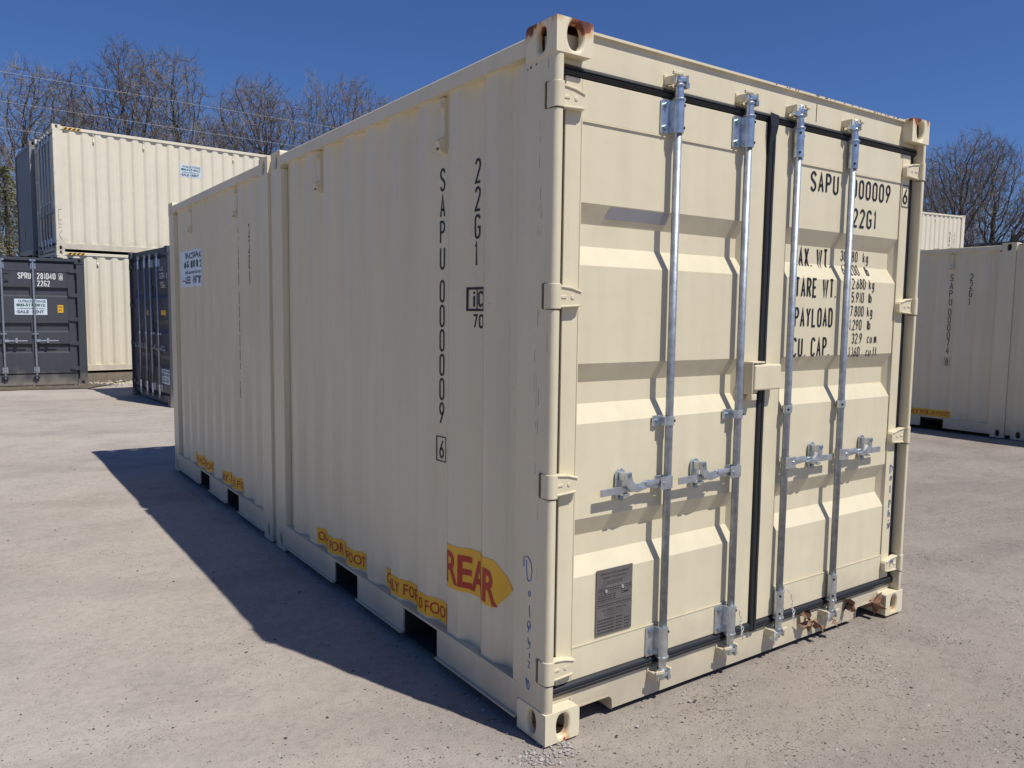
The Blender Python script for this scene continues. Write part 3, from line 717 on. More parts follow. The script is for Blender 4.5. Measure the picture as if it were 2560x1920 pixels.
for _ in range(26):
    x = 1.2 + 1.05 * rs_.random() ** .7; q_ = rs_.uniform(.002, .007); ch += [[(x - q_, 2.5835 - rs_.uniform(0, .004)), (x + q_ * 1.4, 2.5838), (x + q_, 2.5790 - rs_.uniform(0, .003)), (x - q_ * .5, 2.5785)]]
decal('rust_chips', M['rust'], main, ch, lambda s, t: (s, .0404, t))
# ---- generic containers
def generic(name, label, loc, rz, L, H, mt, group, door=True, xr_side=True, hazard=False):
    r = root(name, label, 'shipping container', loc, rz, group)
    shell(r, mt, L, H, [(0, L)], doors=door, pockets=False)
    lf = doors(r, mt, H, hi=False) if door else None
    if not door:
        mb = MB(); x = .06
        while x < W - .08:
            x2 = min(x + .25, W - .06); d = x2 - x; pts = [(x, .06), (x + d * .2, .06), (x + d * .45, .03), (x + d * .75, .03), (x2, .06)]
            for (a, ya), (b, yb) in zip(pts, pts[1:]): mb.quad((a, ya, .12), (b, yb, .12), (b, yb, H - .1), (a, ya, H - .1))
            x = x2
        mb.build('end_wall', mt, r, recalc=False); MB().box(.05, W - .05, .02, .08, H - .12, H - .03).box(.05, W - .05, .02, .08, .03, .16).build('end_rail', mt, r)
    for y in (.87, 1.99, 4.22): 
        if y < L: bracket(r, mt, y, H, xr_side)
    if hazard:
        f = lambda s, t, o=.002: (W - .001 + o, s, t)
        decal('decal', M['yellow2'], r, rect(.22, .60, H - .090, H - .040), lambda s, t: f(s, t, .0015))
        decal('decal', M['ink'], r, [[(.24 + k * .09, H - .090), (.285 + k * .09, H - .090), (.325 + k * .09, H - .040), (.28 + k * .09, H - .040)] for k in range(4)], lambda s, t: f(s, t, .003))
    return r, lf
HC = 2.896
aA = R(4.5); ux = Vector((math.cos(aA), math.sin(aA), 0)); uy = Vector((-math.sin(aA), math.cos(aA), 0))
cA = Vector((.23, 19.25, .03))
rzA = aA - math.pi / 2
# local x=W side faces the camera: origin sits at the far end of the door
for k, (lab) in enumerate(('lower high cream container of the tall stack at left, resting on the ground', 'upper high cream container of the tall left stack, a white sticker on its side')):
    o = cA + uy * W; A_, lfA = generic('shipping_container', lab, (o.x, o.y, .03 + k * (HC + .004)), rzA, 12.192, HC, M['cream2'], 'cream high containers stacked at the back left', hazard=True)
    if k == 1:
        pa = profile(0, 12.192); fo = [y for y, _ in pa]
        sticker(A_, lambda s, t, kk: (W - interp(pa, s) + .0015 + kk, s, t), 2.84, 3.38, 2.03, 2.34, fo, .002)
        mb = MB()
        for i, q in enumerate(([(0, 0), (0, .10), (.06, .10)], [(0, 0), (0, .1)], [(.06, 0), (0, 0), (0, .1), (.06, .1)], [(0, .05), (.05, .05)], [(0, 0), (.06, .1)], [(0, .1), (.06, 0)])):
            mb.tube([(W, .07 + a, .85 - i * .12 + b) for a, b in q], .004, 4)
        mb.build('chalk_writing', M['stkgrey'], A_)
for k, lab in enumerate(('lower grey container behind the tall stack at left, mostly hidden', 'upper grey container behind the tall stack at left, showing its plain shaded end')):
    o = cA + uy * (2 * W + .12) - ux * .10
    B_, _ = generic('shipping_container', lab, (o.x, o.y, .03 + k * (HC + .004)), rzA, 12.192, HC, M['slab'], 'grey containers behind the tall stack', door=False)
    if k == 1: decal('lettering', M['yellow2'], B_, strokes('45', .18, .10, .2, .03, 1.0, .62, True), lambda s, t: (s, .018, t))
# dark container at the end of the main one
rzD = R(4) - math.pi / 2; u = Vector((math.cos(R(4)), math.sin(R(4)), 0)); v = Vector((-u.y, u.x, 0))
o = Vector((1.05, 11.36, 0)) + v * W
D_, (dl, dr) = generic('shipping_container', 'slate grey container with shaded closed doors, standing behind the middle container', (o.x, o.y, 0), rzD, 6.058, HM, M['grey'], None)
def dd(name, m, par, polys, o=.003): return decal(name, m, par, polys, lambda s, t: (s, door_y(t) - o, t), (), DF)
dd('lettering', M['white'], dr, S_('SCU', .10, .055, .085, .013, 1.78, 2.21) + S_('312214', .10, .045, .06, .013, 1.80, 2.08) + S_('0', .09, .045, .06, .013, 2.20, 2.08) + S_('22G1', .10, .05, .075, .013, 1.82, 1.93))
dd('decal', M['yellow2'], dl, rect(.88, 1.12, 1.47, 1.56)); dd('decal', M['yellow2'], dr, rect(1.84, 2.13, 1.48, 1.56)); dd('decal', M['yellow2'], dl, rect(1.0, 1.08, 1.22, 1.29))
sticker(dr, lambda s, t, k: (s, door_y(t) - .003 - k, t), 1.80, 2.26, .34, .585, ())

# side-opening charcoal container at left: long door side faces the camera
gr = root('side_door_container', 'charcoal side-opening container at the left edge with white SPRU lettering on its wide doors', 'shipping container', (.43, 16.13, 0), R(-6))
mt = M['grey']
# local frame: long side along -x from 0 to -6.058, depth along +y
mb = MB(); mb.box(-6.0, -.12, .07, 2.40, .14, 2.56); mb.build('body', mt, gr)
for x in (-6.058, -.145):
    MB().box(x, x + .145, .0, .18, .118, 2.473).build('corner_post', mt, gr, bevel=.004)
    MB().box(x, x + .145, 2.26, 2.438, .118, 2.473).build('corner_post', mt, gr, bevel=.004)
for x0 in (-.178, -6.058):
    for y0, rr_ in ((-.008, 0), (2.276, 1)):
        for z0_ in (0, 2.473):
            mb = MB(); hp = hole_pts(.058, .075, 'oval')
            yy = y0 if not rr_ else y0 + .17
            holed(mb, lambda a, b, d: (a, yy + (d if not rr_ else -d), b), x0, x0 + .178, z0_, z0_ + .118, (x0 + .089, z0_ + .059), hp, .03)
            mb.box(x0 + .002, x0 + .176, y0 + .035, y0 + .165, z0_ + .001, z0_ + .117)
            for xx in (x0, x0 + .178): mb.quad((xx, y0, z0_), (xx, y0 + .17, z0_), (xx, y0 + .17, z0_ + .118), (xx, y0, z0_ + .118))
            for zz in (z0_, z0_ + .118): mb.quad((x0, y0, zz), (x0 + .178, y0, zz), (x0 + .178, y0 + .17, zz), (x0, y0 + .17, zz))
            mb.build('corner_casting', mt, gr)
mb = MB()
for i in range(28):
    x = -5.98 + i * .208
    mb.quad((x, .03, 2.575), (x + .07, .03, 2.575), (x + .07, 2.4, 2.575), (x, 2.4, 2.575)); mb.quad((x + .07, .03, 2.575), (x + .104, .03, 2.592), (x + .104, 2.4, 2.592), (x + .07, 2.4, 2.575))
    mb.quad((x + .104, .03, 2.592), (x + .17, .03, 2.592), (x + .17, 2.4, 2.592), (x + .104, 2.4, 2.592)); mb.quad((x + .17, .03, 2.592), (x + .208, .03, 2.575), (x + .208, 2.4, 2.575), (x + .17, 2.4, 2.592))
mb.build('roof', mt, gr, recalc=False)
MB().box(-5.88, -.178, .0, .07, 2.515, 2.572).build('header', mt, gr)
MB().box(-5.88, -.178, .03, .07, .04, .235).box(-5.88, -.178, .0, .07, .02, .05).build('sill', mt, gr)
MB().box(-5.90, -.145, .05, .075, 2.46, 2.515).box(-.168, -.145, .05, .075, .2, 2.5).box(-5.9, -.145, .045, .075, .235, .262).build('door_gasket', M['rubber'], gr)
leaves_ = []
RG = [(1.795, 1.985), (1.085, 1.275), (.665, .855)]
for li in range(4):
    xr0 = -.19 - li * 1.425; xl0 = xr0 - 1.405
    flip = li in (1, 3)
    mb = MB(); mb.box(xl0, xl0 + .07, .022, .06, .262, 2.46); mb.box(xr0 - .115, xr0, .022, .06, .262, 2.46)
    mb.box(xl0 + .07, xr0 - .115, .022, .06, .262, .415); mb.box(xl0 + .07, xr0 - .115, .022, .06, 2.30, 2.46)
    xs = [xl0 + .07, xr0 - .775, xr0 - .695, xr0 - .115]; zz = .415
    for a, b in sorted(RG):
        mb.quad((xs[0], .028, zz), (xs[3], .028, zz), (xs[3], .028, a), (xs[0], .028, a))
        mb.quad((xs[1], .028, a), (xs[2], .028, a), (xs[2], .028, b), (xs[1], .028, b))
        for p, q_ in ((xs[0], xs[1]), (xs[2], xs[3])):
            e = .02; c, d, y1 = a + .032, b - .045, .072
            mb.quad((p, .028, a), (q_, .028, a), (q_ - e, y1, c), (p + e, y1, c)); mb.quad((p + e, y1, c), (q_ - e, y1, c), (q_ - e, y1, d), (p + e, y1, d)); mb.quad((p + e, y1, d), (q_ - e, y1, d), (q_, .028, b), (p, .028, b))
            mb.quad((p, .028, a), (p + e, y1, c), (p + e, y1, d), (p, .028, b)); mb.quad((q_, .028, a), (q_ - e, y1, c), (q_ - e, y1, d), (q_, .028, b))
        zz = b
    mb.quad((xs[0], .028, zz), (xs[3], .028, zz), (xs[3], .028, 2.30), (xs[0], .028, 2.30))
    lf = mb.build('door_leaf', mt, gr); leaves_.append(lf)
    for xb in (xr0 - .71, xr0 - 1.245):
        mb = MB(); mb.cyl((xb, -.01, .16), (xb, -.01, 2.50), .020, n=10); mb.build('locking_bar', M['galv'], lf)
        for zc, sg in ((2.40, 1), (.33, -1)):
            mb = MB(); mb.box(xb - .045, xb + .045, .008, .022, zc - .06, zc + .06); mb.cyl((xb, -.01, zc - .05), (xb, -.01, zc + .05), .027, n=10); mb.build('bar_bracket', M['galv2'], lf)
            zk = zc + sg * .115
            mb = MB(); mb.box(xb - .05, xb - .02, -.03, .03, zk - .02, zk + .02); mb.box(xb + .02, xb + .05, -.03, .03, zk - .02, zk + .02); mb.box(xb - .03, xb + .03, -.035, -.01, zk - .012, zk + .012); mb.build('cam_keeper', M['galv2'] if sg > 0 else mt, lf)
        mb = MB(); mb.box(xb - .05, xb + .05, -.025, .022, 1.045, 1.065); mb.build('bar_bracket', M['galv2'], lf)
        mb = MB(); mb.box(xb + .01, xb + .09, -.045, .01, .89, .94); mb.box(xb + .09, xb + .40, -.04, -.028, .905, .928); mb.box(xb + .19, xb + .235, -.055, .02, .875, .965); mb.cyl((xb + .212, -.06, .95), (xb + .212, .0, .95), .022, n=8)
        mb.build('handle', M['galv2'], lf, bevel=.003)
    for k in range(5):
        zc = [.35, .86, 1.345, 1.835, 2.325][k]; xh = xr0 if not flip else xl0; s_ = 1 if not flip else -1
        mb = MB(); q_ = [(xh + s_ * .06, zc + .032), (xh - s_ * .05, zc + .030), (xh - s_ * .115, zc + .012), (xh - s_ * .115, zc - .020), (xh - s_ * .05, zc - .035), (xh + s_ * .06, zc - .038)]
        mb.prism(q_, 'y', -.004, .022); mb.cyl((xh + s_ * .045, .01, zc - .045), (xh + s_ * .045, .01, zc + .045), .02, n=10); mb.build('hinge', mt, lf, bevel=.002)
def gy(z):
    for a, b in RG:
        if a <= z <= b: return .028 + .044 * min(1, (z - a) / .032, (b - z) / .045)
    return .028
gfn = lambda s, t: (s, .0245 if False else gy(t) - .003, t)
decal('lettering', M['white'], leaves_[0], S_('SPRU', .125, .050, .058, .016, -1.165, 2.145) + S_('281040', .125, .050, .0590, .016, -.838, 2.145)
      + S_('6', .100, .045, .05, .014, -.446, 2.152) + frame(-.458, -.392, 2.135, 2.268, .008) + S_('22G2', .115, .047, .058, .015, -.838, 2.005), gfn)
sticker(leaves_[0], lambda s, t, k: (s, .0265 - k, t), -1.240, -.682, 1.435, 1.750)
mb = MB(); mb.box(-.50, -.40, .022, .0275, 1.480, 1.635); yl = mb.build('height_label', M['yellow2'], leaves_[0], bevel=.0)
decal('lettering', M['ink'], yl, bfont('2.6m', .035, .075, .02, -.45, 1.580, True) + bfont("8'6\"", .035, .065, .02, -.45, 1.510, True), lambda s, t: (s, .0210, t))
mb = MB(); mb.box(-1.395, -1.315, .010, .030, 2.09, 2.27); mb.box(-1.395, -1.315, -.004, .03, 2.25, 2.27); vn = mb.build('vent', mt, leaves_[0])
MB().box(-1.375, -1.335, .004, .012, 2.10, 2.13).build('vent_slot', M['dark'], vn)

# far right stacks
aB = math.atan2(-.36, 2.61)
ub = Vector((math.cos(aB), math.sin(aB), 0)); cB = Vector((32.21, 13.98, 0))
for k, lab in enumerate(('lower pale container of the far right stack, hidden behind the cream one', 'upper pale container of the far right stack, sunlit, with rows of small black lettering')):
    # rear corner at the right: local x=W side faces the camera when y grows to the right
    L_ = 6.058; o = cB - ub * L_ + Vector((-ub.y, ub.x, 0)) * W
    RB_, _ = generic('shipping_container', lab, (o.x, o.y, k * (HC + .004)), aB - math.pi / 2, L_, HC, M['cream2'], 'pale containers stacked far right')
    if k:
        pb_ = profile(0, L_); fb = [y for y, _ in pb_]; bfn = lambda s, t: (W - interp(pb_, s) + .005, s, t)
        decal('lettering', M['ink'], RB_, strokes('SAPU', .13, .08, .15, .025, 5.12, 2.05, True) + strokes('000061', .13, .08, .14, .025, 5.12, 1.35, True), bfn, fb)
        decal('lettering', M['ink'], RB_, strokes('22G1', .13, .08, .15, .02, 5.42, 2.05, True), bfn, fb)
        decal('decal', M['yellow2'], RB_, rect(5.36, 5.50, .55, .95), bfn, fb)
for k, lab in enumerate(('lower slate blue container at the far right edge, hidden by the cream one', 'upper slate blue container at the far right edge, only its top showing')):
    generic('shipping_container', lab, (44.3, 9.6, k * (HC + .004)), R(-3), 12.192, HC, M['steelblue'], 'slate containers stacked far right')[0]

# ------------------------------------------------------------------ dry leaves by the sill
def leafmesh(seed):
    r = random.Random(seed); mb = MB(); n = 14; pts = []
    for i in range(n):
        t = 2 * math.pi * i / n; rad = .040 * (1 + .55 * math.cos(5 * t) * (.6 + .4 * r.random())); x, y = rad * math.cos(t), rad * math.sin(t) * .9
        pts.append((x, y, .022 * math.sin(x * 60 + seed) + .014 * math.cos(y * 90)))
    vs = [(0, 0, .006)] + pts; mb.add(vs, [(0, 1 + i, 1 + (i + 1) % n) for i in range(n)])
    mb.tube([(0, 0, .006), (-.03, .004, .012), (-.065, .01, .004)], .0016, 4)
    return mb
for i, (loc, rot, scl, lab) in enumerate([
    ((1.625, .030, .115), (1.35, .4, .2), 1.25, 'curled brown dead leaf leaning on the sill below the second bar from the right'),
    ((1.700, .020, .075), (1.1, -.5, 1.2), .8, 'small brown dead leaf tucked beside the larger curled one at the sill'),
    ((1.985, .038, .118), (1.5, .1, .9), 1.1, 'pointed brown dead leaf hanging on the sill just left of the right fork notch'),
    ((2.225, .040, .075), (1.3, .2, -1.3), 1.35, 'clump of dead leaves stuck against the bottom right corner block'),
    ((1.800, .0, .082), (.9, .9, .4), .6, 'tiny dead leaf caught under the cam of the rightmost bar')]):
    o = leafmesh(i + 2).build('dead_leaf', M['leaf']); o.location = loc; o.rotation_euler = rot; o.scale = (scl,) * 3
    tag(o, lab, 'leaf', 'dead leaves along the container sill')

# ------------------------------------------------------------------ ground
def axis(lo, hi, c0, c1, step, grow=1.18):
    a = [c0 + i * step for i in range(int((c1 - c0) / step) + 1)]; s = step; x = c0
    L_ = []
    while x > lo: s *= grow; x -= s; L_.append(max(x, lo))
    s = step; x = a[-1]; Rr = []
    while x < hi: s *= grow; x += s; Rr.append(min(x, hi))
    return L_[::-1] + a + Rr
xs = axis(-350, 350, -3.2, 5.2, .045, 1.12); ys = axis(-150, 400, -2.2, 4.5, .045, 1.10)
vs = []; fs = []
for y in ys:
    for x in xs:
        d = math.hypot(x - 1, y - 1); z = 0
        if d < 40:
            z = .010 * noise.noise(Vector((x * .55, y * .55, 0))) + .006 * noise.noise(Vector((x * 1.7, y * 1.7, 3)))
            if d < 12: z += .0035 * noise.noise(Vector((x * 7, y * 7, 5))) + .0030 * noise.noise(Vector((x * 16, y * 16, 9)))
            if -.1 < x < 2.55 and -.1 < y < 6.2: z = min(z, 0) - .004
            z -= .006
        vs.append((x, y, z))
nx = len(xs)
for j in range(len(ys) - 1):
    for i in range(nx - 1): fs.append((j * nx + i, j * nx + i + 1, (j + 1) * nx + i + 1, (j + 1) * nx + i))
gm = bpy.data.materials.new('packed_gravel'); gm.use_nodes = True; n = gm.node_tree.nodes; l = gm.node_tree.links; p = n['Principled BSDF']; p.inputs['Roughness'].default_value = .93; p.inputs['Specular IOR Level'].default_value = .25
geo = n.new('ShaderNodeNewGeometry')
def NZ(scale, det, rough=.55):
    t = n.new('ShaderNodeTexNoise'); t.inputs['Scale'].default_value = scale; t.inputs['Detail'].default_value = det; t.inputs['Roughness'].default_value = rough; l.new(geo.outputs['Position'], t.inputs['Vector']); return t
def RAMP(src, els):
    r = n.new('ShaderNodeValToRGB'); l.new(src, r.inputs[0]); e = r.color_ramp.elements
    while len(e) < len(els): e.new(.5)
    for k, (pp, c) in enumerate(els): e[k].position = pp; e[k].color = (*c, 1)
    return r
def MIX(a, b, fac, mode='MIX'):
    m = n.new('ShaderNodeMix'); m.data_type = 'RGBA'; m.blend_type = mode
    if isinstance(fac, float): m.inputs[0].default_value = fac
    else: l.new(fac, m.inputs[0])
    l.new(a, m.inputs[6]); l.new(b, m.inputs[7]); return m.outputs[2]
n1 = NZ(.45, 8, .62); base = RAMP(n1.outputs[0], [(.3, (.345, .303, .264)), (.5, (.390, .347, .306)), (.7, (.430, .388, .347))])
n2 = NZ(22, 6, .7); sp = RAMP(n2.outputs[0], [(.32, (.88, .875, .87)), (.5, (1, 1, 1)), (.72, (1.07, 1.065, 1.06))])
sx_ = n.new('ShaderNodeSeparateXYZ'); l.new(geo.outputs['Position'], sx_.inputs[0])
ma = n.new('ShaderNodeMath'); ma.operation = 'MULTIPLY_ADD'; l.new(sx_.outputs[1], ma.inputs[0]); ma.inputs[1].default_value = -.28; l.new(sx_.outputs[0], ma.inputs[2])
nb = NZ(.8, 5); mb_ = n.new('ShaderNodeMath'); mb_.operation = 'MULTIPLY_ADD'; l.new(nb.outputs[0], mb_.inputs[0]); mb_.inputs[1].default_value = 1.6; l.new(ma.outputs[0], mb_.inputs[2])
rg = n.new('ShaderNodeMapRange'); rg.interpolation_type = 'SMOOTHSTEP'; l.new(mb_.outputs[0], rg.inputs[0]); rg.inputs[1].default_value = -.6; rg.inputs[2].default_value = 2.2
mill = n.new('ShaderNodeRGB'); mill.outputs[0].default_value = (.77, .755, .74, 1); one = n.new('ShaderNodeRGB'); one.outputs[0].default_value = (1.08, 1.07, 1.06, 1)
zone = MIX(one.outputs[0], mill.outputs[0], rg.outputs[0])
c = MIX(base.outputs[0], zone, 1.0, 'MULTIPLY'); c = MIX(c, sp.outputs[0], 1.0, 'MULTIPLY')
n3 = NZ(95, 4, .75); sp2 = RAMP(n3.outputs[0], [(.33, (.72, .71, .70)), (.44, (1, 1, 1)), (.66, (1, 1, 1)), (.78, (1.35, 1.33, 1.3))])
c = MIX(c, sp2.outputs[0], 1.0, 'MULTIPLY')
vo = n.new('ShaderNodeTexVoronoi'); vo.inputs['Scale'].default_value = 34; l.new(geo.outputs['Position'], vo.inputs['Vector'])
vr = RAMP(vo.outputs['Distance'], [(.10, (1, 1, 1)), (.16, (0, 0, 0))])
vc = RAMP(vo.outputs['Color'], [(.70, (0, 0, 0)), (.74, (1, 1, 1))])
mk = n.new('ShaderNodeMath'); mk.operation = 'MULTIPLY'; l.new(vr.outputs[0], mk.inputs[0]); l.new(vc.outputs[0], mk.inputs[1])
drk = n.new('ShaderNodeRGB'); drk.outputs[0].default_value = (.07, .06, .058, 1); c = MIX(c, drk.outputs[0], mk.outputs[0])
n4 = NZ(1.1, 9, .72); st = RAMP(n4.outputs[0], [(.34, (.84, .84, .85)), (.48, (1, 1, 1)), (.64, (1.05, 1.04, 1.02))]); c = MIX(c, st.outputs[0], 1.0, 'MULTIPLY')
mpn = n.new('ShaderNodeMapping'); mpn.inputs['Scale'].default_value = (.8, 2.2, 1); mpn.inputs['Rotation'].default_value = (0, 0, R(-18)); l.new(geo.outputs['Position'], mpn.inputs[0])
n5 = n.new('ShaderNodeTexNoise'); n5.inputs['Scale'].default_value = 2.2; n5.inputs['Detail'].default_value = 10; n5.inputs['Roughness'].default_value = .68; n5.inputs['Distortion'].default_value = .6; l.new(mpn.outputs[0], n5.inputs['Vector'])
tr = RAMP(n5.outputs[0], [(.36, (.93, .925, .92)), (.50, (1, 1, 1))]); c = MIX(c, tr.outputs[0], 1.0, 'MULTIPLY')
n6 = NZ(1.9, 6, .7); n7 = NZ(58, 3, .6); n8 = NZ(130, 2, .6)
pm = n.new('ShaderNodeMapRange'); l.new(n6.outputs[0], pm.inputs[0]); pm.inputs[1].default_value = .42; pm.inputs[2].default_value = .66
pz = n.new('ShaderNodeMath'); pz.operation = 'MULTIPLY_ADD'; l.new(rg.outputs[0], pz.inputs[0]); pz.inputs[1].default_value = .55; l.new(pm.outputs[0], pz.inputs[2])
for nn_ in (n7, n8):
    q1 = n.new('ShaderNodeMath'); q1.operation = 'MULTIPLY_ADD'; l.new(pz.outputs[0], q1.inputs[0]); q1.inputs[1].default_value = .085; l.new(nn_.outputs[0], q1.inputs[2])
    q2 = RAMP(q1.outputs[0], [(.715, (1, 1, 1)), (.765, (.30, .28, .27))]); c = MIX(c, q2.outputs[0], 1.0, 'MULTIPLY')
mt2 = n.new('ShaderNodeMapping'); mt2.inputs['Rotation'].default_value = (0, 0, R(-62)); l.new(geo.outputs['Position'], mt2.inputs[0])
wv = n.new('ShaderNodeTexWave'); wv.inputs['Scale'].default_value = .16; wv.inputs['Distortion'].default_value = 5; wv.inputs['Detail'].default_value = 4; wv.inputs['Detail Scale'].default_value = 2.5; l.new(mt2.outputs[0], wv.inputs['Vector'])
wr = RAMP(wv.outputs['Fac'], [(.0, (.90, .90, .905)), (.16, (1, 1, 1))]); c = MIX(c, wr.outputs[0], 1.0, 'MULTIPLY')
l.new(c, p.inputs['Base Color'])
b1 = n.new('ShaderNodeBump'); b1.inputs['Strength'].default_value = .3; b1.inputs['Distance'].default_value = .012; l.new(n2.outputs[0], b1.inputs['Height'])
b2 = n.new('ShaderNodeBump'); b2.inputs['Strength'].default_value = .8; b2.inputs['Distance'].default_value = .006; l.new(n3.outputs[0], b2.inputs['Height']); l.new(b1.outputs[0], b2.inputs['Normal'])
b3 = n.new('ShaderNodeBump'); b3.inputs['Strength'].default_value = .35; b3.inputs['Distance'].default_value = .02; l.new(n5.outputs[0], b3.inputs['Height']); l.new(b2.outputs[0], b3.inputs['Normal'])
l.new(b3.outputs[0], p.inputs['Normal'])
me = bpy.data.meshes.new('ground'); me.from_pydata(vs, [], fs); me.materials.append(gm)
for q in me.polygons: q.use_smooth = True
g = bpy.data.objects.new('ground', me); C.objects.link(g); g['kind'] = 'structure'
# bare soil between and behind the stacks
def patch(name, m, poly, z, seed):
    r = random.Random(seed); out = []
    for i in range(len(poly)):
        a, b = Vector(poly[i]), Vector(poly[(i + 1) % len(poly)]); k = max(1, int((b - a).length / .25))
        for j in range(k): q = a.lerp(b, j / k); out.append((q.x + r.uniform(-.05, .05), q.y + r.uniform(-.05, .05), z))
    mb = MB(); mb.add(out, [tuple(range(len(out)))]); o = mb.build(name, m, recalc=False); o['kind'] = 'structure'; return o
patch('soil', M['soil'], [(-60, 20), (-14, 16.6), (-4, 15.9), (.32, 15.35), (.75, 15.9), (1.4, 16.9), (4, 17.6), (16, 19), (50, 60), (50, 90), (-70, 90)], .006, 3)
# loose stones
def stones(name, cnt, seed, region, smin, smax, m, kind='stuff'):
    r = random.Random(seed); mb = MB()
    for _ in range(cnt):
        x, y = region(r)
        s = smin + (smax - smin) * r.random() ** 3; a = r.random() * 6.28; ca, sa = math.cos(a), math.sin(a); e = r.uniform(.6, 1); hh = r.uniform(.4, .8)
        P6 = [(1, 0, .1), (.3, e, 0), (-.9, .4 * e, .1), (-.5, -e * .8, 0), (.5, -e * .7, .05), (.05, .1, hh)]
        zz = -.006 + .010 * noise.noise(Vector((x * .55, y * .55, 0))) + .006 * noise.noise(Vector((x * 1.7, y * 1.7, 3))) - .001
        mb.add([(x + s * (ca * u_ - sa * v_), y + s * (sa * u_ + ca * v_), zz + s * w_) for u_, v_, w_ in P6], [(i, (i + 1) % 5, 5) for i in range(5)])
    o = mb.build(name, m, recalc=False); o['kind'] = kind; return o
M['stone'] = mat('crushed_stone', (.22, .20, .185), .9, col2=(.46, .42, .39), vscale=55)
M['stone_d'] = mat('asphalt_crumb', (.055, .05, .05), .85, var=.4, vscale=40)
def reg(r):
    d = 1.2 + 9 * r.random() ** 1.5; a = R(35) + R(r.uniform(-38, 38)); x, y = -1.69 + d * math.sin(a), -2.17 + d * math.cos(a)
    return (x, y) if not (-.02 < x < 2.46 and -.02 < y < 6.1) else (x - 2.6, y) if r.random() < .5 else (r.uniform(-.8, 3.6), r.uniform(-1.6, -.05))
stones('gravel', 9000, 5, reg, .0025, .009, M['stone'])
stones('asphalt_crumbs', 2000, 6, reg, .0025, .010, M['stone_d'])
stones('sill_grit', 70, 12, lambda r: (r.uniform(.2, 2.4), abs(r.gauss(0, .04)) * -1 + .05), .002, .006, M['stone'])
stones('rail_grit', 700, 14, lambda r: (-abs(r.gauss(0, .04)), r.uniform(.2, 5.8)), .002, .009, M['stone'])
stones('crushed_lump', 150, 8, lambda r: (r.uniform(-.14, .10), r.gauss(-.015, .03)), .005, .013, M['stone'])
stones('soil_clods', 700, 9, lambda r: (r.uniform(-2, 2.4), 15.6 + r.uniform(0, 3.2)), .02, .07, M['soil'])
stones('straw_debris', 260, 11, lambda r: (.95 + r.gauss(0, .35), 16.35 + r.gauss(0, .18)), .02, .06, M['straw'])

# ------------------------------------------------------------------ power line
def pole(x, y, lab):
    t = root('utility_pole', lab, 'utility pole', (x, y, 0), 0, 'utility poles along the back')
    MB().cyl((0, 0, -.2), (0, 0, 9.9), .16, .11, n=12).build('pole_shaft', M['wood'], t)
    MB().box(-.06, .06, -1.1, 1.1, 9.0 - .30, 9.0 - .18).build('crossarm', M['wood'], t)
pole(-16, 28.0, 'wooden utility pole beyond the left edge carrying the cables'); pole(31, 29.4, 'wooden utility pole hidden behind the middle container')
for (ya, yb, z, sag, lab) in ((28.05, 28.55, 9.0, .06, 'highest of the three thin cables crossing the trees at left'), (27.66, 28.33, 8.0, .06, 'middle one of the three thin cables crossing the trees at left'), (27.75, 28.1, 7.2, .05, 'lowest of the three thin cables, ending behind the tall stack')):
    pts = []
    for i in range(33):
        t = i / 32; x = -16 + 47 * t; pts.append((x, ya + (yb - ya) * (x / 10), z + sag * ((2 * t - 1) ** 2) * 4 - sag))
    o = MB().tube(pts, .0062, 5).build('power_cable', M['wire']); tag(o, lab, 'cable', 'overhead cables')

